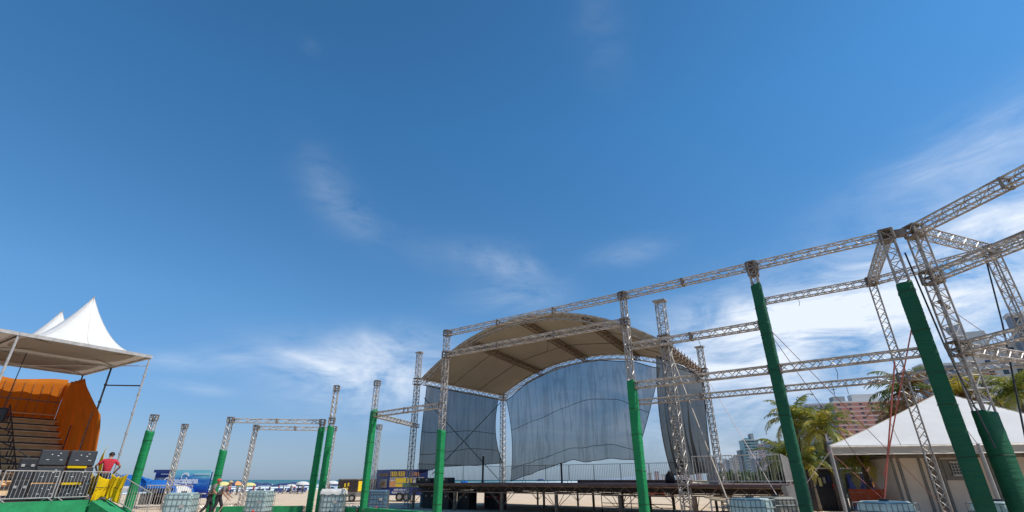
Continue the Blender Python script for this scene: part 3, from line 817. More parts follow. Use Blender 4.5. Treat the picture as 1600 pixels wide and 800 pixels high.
railing(SQ(1.03, 1.0, DZ), SQ(1.13, 1.0, DZ), 1.1, 'grey rail panel on the back edge of the wing, left one', group=G2n)
railing(SQ(1.135, 1.0, DZ), SQ(1.235, 1.0, DZ), 1.1, 'grey rail panel on the back edge of the wing, right one', group=G2n)
# posts with lamps behind the stage
for px_, lb in ((733, 'thin dark pole with a small white lamp head behind the left stage screen'), (887, 'thin dark pole standing on the stage behind the wide screen')):
    p = SQ(.16 if px_ < 800 else .36, .93, DZ)
    if px_ < 800: p = SQ(.0, .72, DZ) + V((.15, 0, 0))
    t = empty('dark_pole', p, lb, 'pole')
    MB().tube([p, p + V((0, 0, 1.75 if px_ < 800 else 1.2))], .07, 8).build('shaft', 'blackpaint', t)
    if px_ < 800: MB().box(p + V((0, 0, 1.80)), .3, .18, .10).build('lamp_head', 'white', t)
    else: MB().box(p + V((0, 0, 1.22)), .2, .2, .04).build('cap', 'blackpaint', t)
# grey board leaning at the wing
p = SQ(1.075, .12, DZ)
tag(MB().box(p + V((0, 0, .55)), .42, .06, 1.1, YA).build('board', 'conc'), 'pale grey board standing upright inside the wing rail', 'board')

# black case with a rounded lid, flight cases
def case(c, sx, sy, sz, yaw, label, m='dark', group='black flight cases under and on the stage', edge=None):
    c = V(c); t = empty('flight_case', (c.x, c.y, c.z), label, 'flight case', group)
    bx = MB().box(c + V((0, 0, sz / 2)), sx, sy, sz, yaw).build('body', m, t)
    md = bx.modifiers.new('bevel', 'BEVEL'); md.width = .02; md.segments = 2
    r = Matrix.Rotation(yaw, 3, 'Z'); e = MB()
    for i in (-1, 1):
        for j in (-1, 1):
            e.bar(c + r @ V((i * sx / 2, j * sy / 2, .01)), c + r @ V((i * sx / 2, j * sy / 2, sz - .01)), .035)
    e.bar(c + r @ V((-sx / 2, -sy / 2, sz * .66)), c + r @ V((sx / 2, -sy / 2, sz * .66)), .03)
    e.build('edging', edge or 'blackpaint', t)
    for i in (-.28, .28):
        MB().box(c + r @ V((i * sx, -sy / 2 - .012, sz * .66)), .10, .03, .09, yaw).build('latch', 'galv', t)
    return t
q = SQ(.09, .10)
r_ = YA
case(SQ(.035, .12), .95, .6, 1.05, r_, 'black case under the stage right beside the left tower')
case(SQ(.115, .10), 1.1, .7, 1.05, r_, 'black case under the stage next to the green wrapped post foot')
case(SQ(.19, .16), .9, .7, 1.0, r_, 'black case under the stage left of the red edged one')
case(SQ(.265, .30), 1.15, .7, 1.0, r_, 'wide black case under the stage with a red left edge', edge='redp')
case(SQ(.04, .04, DZ), 1.2, .6, .28, r_, 'low ribbed black case on the stage deck by the left tower')
case(SQ(.13, .04, DZ), 1.2, .6, .30, r_, 'low ribbed black case on the stage deck behind the green post')
# small person-shaped bag on the stage
t = empty('duffel_bag', SQ(.855, .8, DZ), 'small dark rounded bag on the stage beside the right tower', 'bag')
bb = MB(); cc = SQ(.855, .8, DZ)
bb.loft([[cc + V((math.cos(a) * rr, math.sin(a) * rr * .7, zz)) for a in [k * math.pi / 5 for k in range(10)]] for rr, zz in ((.26, 0), (.30, .2), (.24, .42), (.12, .55), (.07, .62))])
bb.build('body', 'dark', t, smooth=True); MB().tube([cc + V((-.08, 0, .55)), cc + V((0, 0, .72)), cc + V((.08, 0, .55))], .02, 5).build('strap', 'blackc', t)

# scaffold frame beneath the stage, right of the green post
sc = empty('access_scaffold', SQ(.78, .25), 'thin dark scaffold frame standing under the stage right of the green post', 'scaffold')
f = MB()
for u in (.70, .80, .93):
    p = SQ(u, .3); MB().tube([p, p + V((0, 0, .95))], .022, 6).build('upright', 'blackpaint', sc)
for z in (.35, .5, .85): MB().tube([SQ(.70, .3, z), SQ(.93, .3, z)], .02, 6).build('ledger', 'blackpaint', sc)
MB().tube([SQ(.80, .3, .9), SQ(.93, .3, .1)], .018, 6).build('diagonal_brace', 'rust', sc)
# red cool box far behind the stage
b = MB().box((16.0, 62, -.05 + .62), 2.5, 1.4, 1.3, .2)
t = empty('beach_stall', (16, 62, -.1), 'small orange-red stall standing on the open sand behind the stage', 'stall')
b.build('body', 'orangefence', t); MB().box((16, 61.2, .3), 1.9, .06, .5, .2).build('counter', 'redc', t)

# ------------------------------------------------------------------ straps and ropes
RG = 'ropes and straps bracing the posts'
def strap(a, b_, r, m, label, name='strap', cat='strap'):
    return cable([a, b_], r, m, label, cat, name, RG)
strap(V((P2[0] + .1, P2[1] - .1, 5.9)), V((14.6, 17.8, 0.02)), .010, 'rustc', 'thin dark red strap from the green post before the palms, upper one of two')
strap(V((P2[0] + .1, P2[1] - .1, 5.7)), V((11.8, 16.4, 0.02)), .010, 'rustc', 'thin dark red strap from the green post before the palms, steeper one of two')
a = at(1401, 556, 12.4)
strap(at(1398, 565, 14.5), at(1381, 792, 14.5), .022, 'redc', 'salmon red strap hanging nearly straight down from the low front beam')
strap(at(1424, 515, 12.9), at(1381, 745, 14.4), .018, 'redc', 'thinner rust red strap from the tall green post down to the salmon strap')
strap(at(1414, 395, 12.75), at(1478, 545, 12.4), .022, 'blackc', 'black cable close beside the tall shaded green post near the top', 'cable', 'cable')
strap(at(1478, 545, 12.3), at(1555, 700, 12.2), .018, 'blackc', 'black cable running down beside the lattice corner post', 'cable', 'cable')
strap(at(1541, 408, 13.8), at(1566, 505, 13.6), .022, 'blackc', 'black strap hanging from the rear corner against the sky', 'cable', 'cable')
strap(at(1566, 505, 13.6), at(1606, 705, 13.4), .025, 'blackc', 'lower black strap that crosses the white tent roof at the right', 'cable', 'cable')
strap(at(1480, 480, 12.6), at(1640, 590, 11.2), .010, 'pinkc', 'thin pale pink rope from the ratchet on the corner post', 'rope', 'rope')
b = MB().bar(at(1466, 470, 12.4), at(1484, 482, 12.4), .07)
tag(b.build('ratchet', 'block'), 'small rusty ratchet clipped to the lattice corner post', 'ratchet')
strap(V((SQ(1.02, -.03).x, SQ(1.02, -.03).y - .3, 7.0)), at(1140, 790, 18.0), .028, 'rope', 'beige strap slanting from the right stage tower down to the water tank')
strap(at(1110, 600, 24), at(1222, 788, 17.5), .012, 'pinkc', 'thin pale rope slanting over the far city right of the stage', 'rope', 'rope')
strap(at(1292, 702, 20.3), at(1378, 778, 14.6), .008, 'redc', 'thin orange strap slanting from the tent corner to the foot of the salmon strap')
strap(V((12.5, 20.4, 2.7)), V((10.3, 21.6, 0.02)), .012, 'pinkc', 'thin pale guy rope of the white tent', 'rope', 'rope')
for a, ln, lb in ((z3(P2, 4.57).lerp(z3(P1, 4.57), .42), .35, 'short loose cord dangling from the low front beam'), (z3(P4, 6.97).lerp(z3(P3, 6.97), .62), .5, 'short loose cord dangling from the beam before the stage arch'),
                  (z3(P3, 5.99).lerp(z3(P2, 5.99), .55), .4, 'short loose cord dangling from the beam right of the stout tower'), (z3(Q2, 8.02).lerp(z3(B1, 8.02), .35), .3, 'short loose cord dangling from the rear beam over the clouds')):
    tag(MB().tube([a, a + V((.03, 0, -ln * .5)), a + V((-.02, 0, -ln))], .009, 4).build('loose_cord', 'blackc'), lb, 'cord')
# dark box beam lying on the ground between stage and tent
tag(MB().bar(V((9.6, 17.5, .35)), V((12.6, 16.2, .10)), .16, .10).build('metal_beam', 'galv'), 'long grey metal beam lying slanted on the sand right of the green post', 'metal beam')
# loading ramp at right end of the stage
t = empty('loading_ramp', V((9.0, 20.3, 0)), 'sloping pale planks laid under the right wing of the stage', 'ramp')
for k in range(2):
    MB().bar(V((7.6, 21.3 - k * .5, .98 - .05 * k)), V((9.9, 19.5 - k * .5, .72 - .06 * k)), .3, .06).build('plank', 'wood', t)
for q in ((7.7, 21.1, .9), (9.8, 19.5, .66)):
    MB().tube([(q[0], q[1], 0), q], .03, 6).build('leg', 'galv', t)

# ------------------------------------------------------------------ water tanks (caged)
def tank(x, y, yaw, label, m='ibc', sx=1.08, sy=.9, h=1.14, cover=False):
    t = empty('caged_water_tank', (x, y, 0), label, 'water tank', 'caged water tanks used as ballast')
    r = Matrix.Rotation(yaw, 3, 'Z'); c = V((x, y, 0))
    bb = MB(); rings = []
    for z, k in ((.17, .90), (.22, .97), (h - .16, .97), (h - .07, .92), (h - .03, .80)):
        ring = []
        for ax, ay in ((1, .8), (.8, 1), (-.8, 1), (-1, .8), (-1, -.8), (-.8, -1), (.8, -1), (1, -.8)):
            ring.append(c + r @ V((ax * sx / 2 * k, ay * sy / 2 * k, z)))
        rings.append(ring)
    bb.loft(rings).build('bottle', m, t)
    MB().tube([c + V((0, 0, h - .03)), c + V((0, 0, h + .02))], .11, 12).build('lid', 'dark', t)
    g = MB(); hx_, hy = sx / 2, sy / 2
    def P(a, b_, z): return c + r @ V((a, b_, z))
    for z in (.16, .40, .64, .88, h - .07):
        for a0, a1 in (((-hx_, -hy), (hx_, -hy)), ((hx_, -hy), (hx_, hy)), ((hx_, hy), (-hx_, hy)), ((-hx_, hy), (-hx_, -hy))):
            g.tube([P(*a0, z), P(*a1, z)], .012, 4, cap=False)
    n = 6
    for k in range(n + 1):
        a = -hx_ + sx * k / n
        for b_ in (-hy, hy): g.tube([P(a, b_, .15), P(a, b_, h - .06)], .010, 4, cap=False)
    for k in range(1, n - 1):
        b_ = -hy + sy * k / (n - 1)
        for a in (-hx_, hx_): g.tube([P(a, b_, .15), P(a, b_, h - .06)], .010, 4, cap=False)
    g.build('cage', 'cage', t)
    pl = MB()
    pl.box(c + V((0, 0, .135)), sx, sy, .02, yaw)
    for k in (-1, 0, 1): pl.box(c + r @ V((0, k * (hy - .07), .062)), sx, .11, .124, yaw)
    pl.build('pallet', 'pallet', t)
    MB().box(c + r @ V((sx * .18, -hy - .016, .62)), .17, .012, .12, yaw).build('label_plate', 'galv', t)
    MB().tube([c + r @ V((0, -hy + .02, .22)), c + r @ V((0, -hy - .10, .20))], .045, 8).build('valve', 'redp' if len(label) % 2 else 'blackpaint', t)
    if cover:
        def fn(u, v):
            a = (u - .5) * 2; b_ = (v - .5) * 2; e = max(abs(a), abs(b_)); dz = -.22 * max(0, (e - .82) / .18) + .03 * math.sin(a * 9 + b_ * 5)
            return c + r @ V((max(-1, min(1, a * 1.1)) * (hx_ + .04), max(-1, min(1, b_ * 1.1)) * (hy + .04), h + .03 + dz))
        MB().grid(fn, 18, 18).build('cover_cloth', 'fwhite', t, smooth=True)
    return t
tank(gx(288, 22.4), 22.6, .2, 'pale green caged water tank in front of the blue beach banner')
tank(gx(412, 27), 27.0, -.02, 'light blue caged water tank between the portal posts, sea behind it')
tank(gx(521, 26.5), 26.9, .12, 'caged water tank with a white cloth over its top, right of the close green posts', cover=True)
tank(gx(590, 30), 30.6, .10, 'dark blue caged water tank right of the green post by the food trucks', 'ibc_blue', h=1.1)
tank(gx(1166, 16.0), 16.0, .25, 'aqua caged water tank left of the dirty one, below the stage wing', sx=.98, sy=.85)
tank(gx(1209, 17.2), 17.3, .25, 'dirty brown-grey caged water tank below the end of the stage wing', 'ibc_dirty', sx=.9)
tank(gx(1380, 13.6), 13.8, .30, 'aqua caged water tank at the foot of the salmon red strap')
tank(gx(1560, 13.4), 13.6, .35, 'pale caged water tank between the two darkest green posts')
for px_, Y_, m_ in ((672, 35.3, 'ibc_blue'),):
    tank(gx(px_, Y_), Y_, .2, 'blue caged water tank half hidden behind the left stage tower', m_)

# ------------------------------------------------------------------ grandstand (left)
U = V((-.54, -.842, 0)); W = V((-.842, .54, 0)); C0 = V((-18.6, 25.0, 0))
def GS(u, w, z=0.0): p = C0 + U * u + W * w; return V((p.x, p.y, z))
RZ = 7.35
MU, MW = 5.2, 4.3
def marquee(u0, w0, su, sw, label, peak=2.55):
    cpt = GS(u0 + su / 2, w0 + sw / 2)
    t = empty('marquee', cpt, label, 'marquee', 'peaked marquees roofing the grandstand')
    def fn(a, b_):
        x, y = 2 * a - 1, 2 * b_ - 1
        # square pyramid, concave: high only near the centre
        e = max(abs(x), abs(y)); rr = (abs(x) ** 4 + abs(y) ** 4) ** .25
        h = peak * max(0, 1 - rr) ** 2.15 + .35 * (1 - e)
        return GS(u0 + a * su, w0 + b_ * sw, RZ + h)
    n = 32
    MB().grid(fn, n, n).build('canopy', 'pvc', t, solid=.015, smooth=True)
    ctr = GS(u0 + su / 2, w0 + sw / 2, 0)
    for pa in (((0, 0), (1, 1)), ((1, 0), (0, 1)), ((.5, 0), (.5, 1)), ((0, .5), (1, .5))):
        MB().tube([fn(pa[0][0] + (pa[1][0] - pa[0][0]) * k / 40, pa[0][1] + (pa[1][1] - pa[0][1]) * k / 40) + V((0, 0, .018)) for k in range(41)], .012, 4).build('seam', 'canvas', t)
    MB().tube([ctr + V((0, 0, RZ + .5)), ctr + V((0, 0, RZ + peak + .40))], [.05, .03], 8).build('king_pole', 'galv', t)
    f = MB(); cs_ = [GS(u0, w0, RZ), GS(u0 + su, w0, RZ), GS(u0 + su, w0 + sw, RZ), GS(u0, w0 + sw, RZ)]
    for k in range(4): f.bar(cs_[k], cs_[(k + 1) % 4], .09, .12)
    f.build('eave_frame', 'galv', t)
    s_ = MB()
    s_.tube([cs_[0], ctr + V((0, 0, RZ + .1)), cs_[2]], .02, 5); s_.tube([cs_[1], ctr + V((0, 0, RZ + .1)), cs_[3]], .02, 5)
    s_.build('cable_cross', 'block', t)
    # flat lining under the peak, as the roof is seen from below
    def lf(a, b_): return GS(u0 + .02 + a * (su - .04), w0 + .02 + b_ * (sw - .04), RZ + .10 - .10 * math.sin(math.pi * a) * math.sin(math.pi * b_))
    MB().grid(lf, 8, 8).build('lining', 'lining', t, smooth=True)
    return t
marquee(0, 0, MU, MW, 'white peaked marquee at the right front corner of the grandstand')
marquee(0, MW + .02, MU, MW, 'white peaked marquee right behind the front corner one')
marquee(MU + .02, 0, MU, MW, 'white marquee at the front, half cut off by the left edge')
marquee(MU + .02, MW + .02, MU, MW, 'white marquee at the back, half cut off by the left edge')
PG = 'thin steel poles carrying the marquees'
def pole(u, w, top, label, r=.035, m='galv', z0=0.0):
    p = GS(u, w, z0); t = empty('steel_pole', p, label, 'pole', PG)
    MB().tube([p, GS(u, w, top)], r, 8).build('shaft', m, t)
    if r < .05:
        for k in range(1, 8): MB().tube([GS(u, w, z0 + (top - z0) * k / 8 - .05), GS(u, w, z0 + (top - z0) * k / 8 + .05)], r * 1.6, 8).build('coupler', m, t)
    MB().box(p + V((0, 0, .01)), .3, .3, .02).build('base_plate', m, t)
    return t
pole(.05, .05, RZ - .06, 'thin steel pole under the right front corner of the marquees', .04)
pole(.05, 4.6, RZ - .06, 'dark pole beside the orange side wall of the grandstand', .045, 'blackpaint')
pole(.05, 8.5, RZ - .06, 'pole at the back corner of the orange wall', .04, 'blackpaint')
t = pole(MU, .05, RZ - .06, 'lattice leg under the front eave at the left edge', .05)
pole(MU, 8.5, RZ - .06, 'pole behind the orange back wall near the left edge', .045, 'blackpaint')
MB2 = MB().tube([GS(.05, .05, 5.9), GS(.05, 4.6, 6.35)], .035, 6)
tag(MB2.build('tie_pipe', 'blackpaint'), 'dark pipe tying the corner pole to the dark pole below the roof', 'pipe')
tag(MB().tube([GS(.05, .1, 6.9), GS(5.2, 3.6, 6.4)], .02, 6).build('tie_cable', 'galv'), 'thin pale cable crossing beneath the marquee roof', 'cable')

def tiers(u0, u1):
    t = empty('bleacher', GS((u0 + u1) / 2, 7), 'stepped bleacher of tan risers and dark planks under the marquees', 'bleacher')
    n = 11; w0, w1 = 3.6, 9.5; zb, zt = .95, 4.75
    for k in range(n):
        wa = w0 + (w1 - w0) * k / n; wb = w0 + (w1 - w0) * (k + 1) / n; z = zb + (zt - zb) * (k + 1) / n; zp = zb + (zt - zb) * k / n
        b = MB(); b.loft([[GS(u0, wa + .02, zp), GS(u1, wa + .02, zp), GS(u1, wa + .05, zp), GS(u0, wa + .05, zp)], [GS(u0, wa + .02, z - .06), GS(u1, wa + .02, z - .06), GS(u1, wa + .05, z - .06), GS(u0, wa + .05, z - .06)]])
        b.build('riser', 'tan', t)
        b = MB(); b.loft([[GS(u0, wa - .03, z - .055), GS(u1, wa - .03, z - .055), GS(u1, wb, z - .055), GS(u0, wb, z - .055)], [GS(u0, wa - .03, z), GS(u1, wa - .03, z), GS(u1, wb, z), GS(u0, wb, z)]])
        b.build('plank', 'tanplank', t)
        MB().bar(GS(u0, wa - .035, z - .03), GS(u1, wa - .035, z - .03), .02, .07).build('nosing', 'blackpaint', t)
        b = MB(); b.loft([[GS(u0, wa + .20, z + .22), GS(u1, wa + .20, z + .22), GS(u1, wa + .42, z + .22), GS(u0, wa + .42, z + .22)], [GS(u0, wa + .20, z + .26), GS(u1, wa + .20, z + .26), GS(u1, wa + .42, z + .26), GS(u0, wa + .42, z + .26)]])
        b.build('bench', 'tanplank', t)
    f = MB()
    for u in (u0 + .1, (u0 + u1) / 2 - 1.2, (u0 + u1) / 2 + 1.5, u1 - .1):
        for w in (4.4, 6.3, 8.2, 9.5):
            zt_ = zb + (zt - zb) * (w - w0) / (w1 - w0)
            MB().tube([GS(u, w, 0), GS(u, w, zt_ - .1)], .03, 6).build('leg', 'blackpaint', t)
    return t
tiers(.35, 10)
# hand rails & aisle pipes in front of the tiers (dark)
t = empty('scaffold_stair_rail', GS(3.2, 5), 'black scaffold pipes zigzagging up the aisle of the bleacher', 'handrail')
for uu in (2.55, 3.1):
    pts = [GS(uu, 3.5 + 5.6 * k / 10, .95 + 3.65 * k / 10 + .75) for k in range(11)]
    MB().tube(pts, .03, 6).build('rail', 'blackpaint', t)
    for k in range(0, 11): MB().tube([pts[k] - V((0, 0, .85)), pts[k]], .026, 6).build('upright', 'blackpaint', t)
b = MB()
for k in range(5): b.tube([GS(2.55, 3.5 + 1.12 * k, 1.6 + .73 * k), GS(3.1, 3.9 + 1.12 * k, 1.9 + .73 * k)], .024, 6)
b.build('ties', 'blackpaint', t)
t = empty('scaffold_brace', GS(1.4, 4), 'long black diagonal scaffold pipe across the lower bleacher tiers', 'scaffold pipe')
MB().tube([GS(3.0, 3.3, 2.9), GS(1.4, 3.3, 1.9), GS(.6, 3.2, 1.5)], .028, 6).build('pipe', 'blackpaint', t)
MB().tube([GS(.5, 6.0, 2.7), GS(.5, 6.0, 4.3)], .028, 6).build('upright', 'blackpaint', t)

# black loudspeaker hung under the roof at the far left
hp_ = at(1, 648, 24.0)
hs = empty('hanging_speaker', hp_, 'black loudspeaker hanging before the orange wall at the far left edge', 'loudspeaker')
hb = MB().box(hp_, .42, .42, .62, .5).build('cabinet', 'dark', hs); md = hb.modifiers.new('bevel', 'BEVEL'); md.width = .07; md.segments = 3
MB().tube([hp_ + V((0, 0, .3)), V((hp_.x, hp_.y, RZ - .02))], .02, 6).build('hanger', 'blackpaint', hs)
# orange walls
def orange_back():
    t = empty('orange_back_wall', GS(4, 9.8), 'orange tarpaulin wall across the back of the grandstand', 'tarpaulin wall')
    def fn(a, b_):
        u = .30 + a * 10; top = 6.95 + .30 * abs(math.cos(a * math.pi * 2.05)) ** 1.5 - .15
        z = 3.6 + (top - 3.6) * b_
        return GS(u, 9.65 + .05 * math.sin(a * 60) * (1 - .5 * b_), z)
    MB().grid(fn, 120, 10).build('cloth', 'orange', t, solid=.01, smooth=True)
    f = MB()
    for k in range(24): f.tube([GS(.5 + k * .42, 9.55, 3.6), GS(.5 + k * .42, 9.55, 6.7)], .014, 5)
    f.build('pole_shade_bars', 'rust', t)  # thin bars set in front for the shadows of poles behind the cloth
    MB().tube([GS(.35, 9.56, 5.75), GS(10.3, 9.56, 5.75)], .03, 6).build('cross_pipe', 'block', t)
    return t
orange_back()
def orange_side():
    t = empty('orange_side_wall', GS(.3, 7), 'tall orange tarpaulin side wall, curved along its front edge', 'tarpaulin wall')
    edge = [(.00, 2.3), (.25, 1.9), (.5, 2.5), (.62, 3.0), (.74, 4.4), (.84, 5.5), (.93, 6.5), (1.0, 7.0)]
    def we(b_):
        for k in range(len(edge) - 1):
            if edge[k][0] <= b_ <= edge[k + 1][0]:
                w = (b_ - edge[k][0]) / (edge[k + 1][0] - edge[k][0]); return edge[k][1] * (1 - w) + edge[k + 1][1] * w
        return edge[-1][1]
    def fn(a, b_):
        z = .9 + 6.0 * b_; w = we(b_); w = w + (9.72 - w) * a
        return GS(.32 + .06 * math.sin(a * 30), w, z)
    MB().grid(fn, 50, 24).build('cloth', 'orange', t, solid=.01, smooth=True)
    MB().tube([GS(.42, 3.95, .9), GS(.42, 3.95, 4.9)], .03, 6).build('edge_pole', 'block', t)
    return t
orange_side()
# yellow banner edge beside the side wall
tag(MB().grid(lambda a, b_: GS(.12 + .05 * math.sin(b_ * 9), 1.55 + .28 * a - .25 * b_ * (1 - b_), .95 + 2.2 * (1 - b_) * (1 - .2 * a)), 4, 12).build('yellow_banner', 'yellow', solid=.01, smooth=True),
    'narrow yellow cloth hanging upright at the front edge of the orange side wall', 'banner')

# deck in front of the bleacher
DK = .86
deck = empty('platform', GS(3, 0), 'low platform with green carpeted front, carrying the speakers and barriers', 'platform')
dk = [V((-16.45, 22.1, 0)), V((-17.9, 17.2, 0)), V((-30, 20, 0)), V((-25.4, 30, 0)), V((-18.9, 25.4, 0))]
MB().loft([[V((p.x, p.y, 0.0)) for p in dk], [V((p.x, p.y, DK - .004)) for p in dk]]).build('deck', 'deckwood', deck)
def skirt(a, b_, z0, z1, name='skirt'):
    a, b_ = V(a), V(b_); d = (b_ - a); L = d.length; d /= L; n_ = V((d.y, -d.x, 0))
    return MB().grid(lambda u, v: a + d * L * u + n_ * (.03 + .015 * math.sin(u * L * 6) * (1 - v)) + V((0, 0, z0 + (z1 - z0) * v)), int(L * 8), 4).build(name, 'green_carpet', deck, solid=.01)
skirt(dk[1], dk[0], 0, DK + .02)
skirt(dk[0], dk[4], 0, DK + .02)
MB().loft([[V((p.x, p.y, DK - .003)) for p in dk[:2]] + [dk[1] + V((-.5, .1, DK - .003)), dk[0] + V((-.5, .1, DK - .003))], [V((p.x, p.y, DK + .015)) for p in dk[:2]] + [dk[1] + V((-.5, .1, DK + .015)), dk[0] + V((-.5, .1, DK + .015))]]).build('carpet_edge', 'green_carpet', deck)
# ramp down to the right
ra, rb_ = V((-16.38, 22.1, 0)), V((-14.3, 21.6, 0)); wv = V((-.1, -.8, 0))
rm = empty('ramp', ra, 'green carpeted ramp sloping down from the platform beside the green post', 'ramp')
MB().loft([[ra + V((0, 0, .0)), ra + V((0, 0, DK)), rb_ + V((0, 0, .06)), rb_], [ra + wv + V((0, 0, .0)), ra + wv + V((0, 0, DK)), rb_ + wv + V((0, 0, .06)), rb_ + wv]]).build('slope', 'green_carpet', rm)

# barriers on the deck
BG = 'steel crowd barriers on and beside the platform'
fr = lambda t_: dk[1].lerp(dk[0], t_) + V((-.22, .05, DK + .01))
railing(fr(-.12), fr(.25), 1.02, 'crowd barrier with a fine grid at the far left on the platform', group=BG, r=.02, feet=True, cross=True, name='crowd_barrier', cat='crowd barrier')
railing(fr(.28), fr(.62), 1.02, 'crowd barrier in front of the lower left speakers', group=BG, r=.02, feet=True, cross=False, name='crowd_barrier', cat='crowd barrier')
railing(fr(.64), fr(.985), 1.02, 'crowd barrier in front of the man in the red shirt', group=BG, r=.02, feet=True, name='crowd_barrier', cat='crowd barrier')
def slope_rail(p, q, h, label):
    return railing(p, q, h, label, group=BG, r=.02, name='crowd_barrier', cat='crowd barrier')
slope_rail(ra + V((.05, -.1, DK)), rb_ + V((0, -.1, .10)), 1.0, 'barrier that slopes down along the green ramp')
railing(V((gx(222, 33), 33, 0)), V((gx(262, 33.6), 33.6, 0)), 1.28, 'crowd barrier on the sand left of the blue beach banner', group=BG, r=.03, rb=.016, feet=True, name='crowd_barrier', cat='crowd barrier')
railing(V((gx(264, 33.6), 33.6, 0)), V((gx(303, 34), 34, 0)), 1.28, 'crowd barrier on the sand right before the blue beach banner', group=BG, r=.03, rb=.016, feet=True, name='crowd_barrier', cat='crowd barrier')
# yellow cloths thrown over the barrier
def hung(p, q, zt, drop, label, m='yellow'):
    p, q = V(p), V(q); d = (q - p); L = d.length; d /= L; n_ = V((d.y, -d.x, 0))
    sdn = len(label) * .7
    def fn(a, b_):
        return p + d * (L * (a * (1 - .16 * b_) + .05 * b_ * math.sin(sdn + b_ * 4))) + n_ * (.06 + (.035 * math.sin(a * 13 + b_ * 2 + sdn) + .03 * math.sin(a * 29 + sdn)) * (.25 + b_)) + V((0, 0, zt - (drop + .10 * math.sin(a * 5 + sdn)) * b_ - .13 * math.sin(a * math.pi) * (1 - b_) + .03 * math.sin(a * 17) * b_))
    t = empty('yellow_cloth', fn(.5, 0), label, 'cloth', 'yellow cloths on the barriers')
    MB().grid(fn, 40, 16).build('cloth', m, t, solid=.008, smooth=True)
    b = MB(); b.tube([fn(.02, .45) + n_ * .03, fn(.98, .5) + n_ * .03], .012, 4); b.build('cord', 'blackc', t)
    return t
e0 = fr(.90); e1 = fr(1.06) + V((.1, 0, 0))
hung(fr(.86) + V((.26, -.05, 0)) * 1, fr(1.0) + V((.35, 0, 0)), .88, .86, 'yellow cloth on the barrier right in front of the red shirted man')
hung(ra + V((.05, -.25, DK)), ra + V((.85, -.45, DK)), .95, .98, 'squarish yellow cloth hung at the top of the ramp')
hung(ra + V((-1.35, .5, DK)), ra + V((-1.05, .45, DK)), 1.0, .9, 'narrow yellow cloth left of the red shirted man')

# speakers
SG = 'black loudspeaker boxes stacked on the platform'
def speaker(px, py_b, Yd, label, w=.86, h=.60, d=.75, yaw=.62, z=0):
    x = gx(px, Yd); p = V((x, Yd, z)); r = Matrix.Rotation(yaw, 3, 'Z')
    t = empty('speaker_box', p, label, 'loudspeaker', SG)
    bx = MB().box(p + V((0, 0, h / 2)), w, d, h - .02, yaw).build('cabinet', 'dark', t)
    md = bx.modifiers.new('bevel', 'BEVEL'); md.width = .03; md.segments = 2
    MB().box(p + r @ V((0, -d / 2 - .012, h / 2)), w - .08, .03, h - .1, yaw).build('grille', 'grille', t)
    for i, j, a, b_ in ((-.08, .12, .05, .035), (.20, .17, .08, .025), (.14, .08, .07, .03), (-.18, -.07, .13, .022), (.28, -.07, .13, .022)):
        MB().box(p + r @ V((i * w / .98, -d / 2 - .034, h / 2 + j)), a * .7, .012, b_ * .7, yaw).build('badge', 'white', t)
    for s_ in (-1, 1):
        MB().box(p + r @ V((s_ * (w / 2 + .004), -.1, h / 2)), .02, .2, .1, yaw).build('handle', 'blackpaint', t)
    return t
rows_ = ['bottom', 'middle', 'top']
Ys = 21.6
base = V((gx(103, Ys) * 0 - 17.55, 21.0, 0))
sr = Matrix.Rotation(1.05 + 0, 3, 'Z')
YS = .72
for rI in range(3):
    for cI in range(2):
        e = Matrix.Rotation(YS, 3, 'Z') @ V((1, 0, 0))
        p = V((-18.30, 21.1, 0)) + e * (cI * .89 + rI * -.03)
        t = speaker(800 + p.x / p.y * 836.8, 0, p.y, f'black speaker, {["left", "right"][cI]} one of the {rows_[rI]} row of the stack', yaw=YS, z=DK + .015 + rI * .605)
e = Matrix.Rotation(YS, 3, 'Z') @ V((1, 0, 0))
for rI in range(2):
    p = V((-18.30, 21.1, 0)) - e * .72
    case(V((p.x, p.y, DK + .015 + 1.21 * rI * .62)), .5, .8, .72, YS, f'narrow black case {["below", "above"][rI]} at the left end of the speaker stack', group='narrow cases beside the speakers')
for k, (i, z) in enumerate(((.75, .60), (.75, 1.2))):
    p = V((-18.30, 21.1, 0)) + e * i - (Matrix.Rotation(YS, 3, 'Z') @ V((0, .44, 0)))
    tag(MB().box(V((p.x, p.y, DK + z)) + V((0, 0, 0)), .6, .1, .08, YS).build('yellow_strap', 'yellow'), 'yellow strap across the ' + ['lower', 'upper'][k] + ' seam of the speaker stack', 'strap')

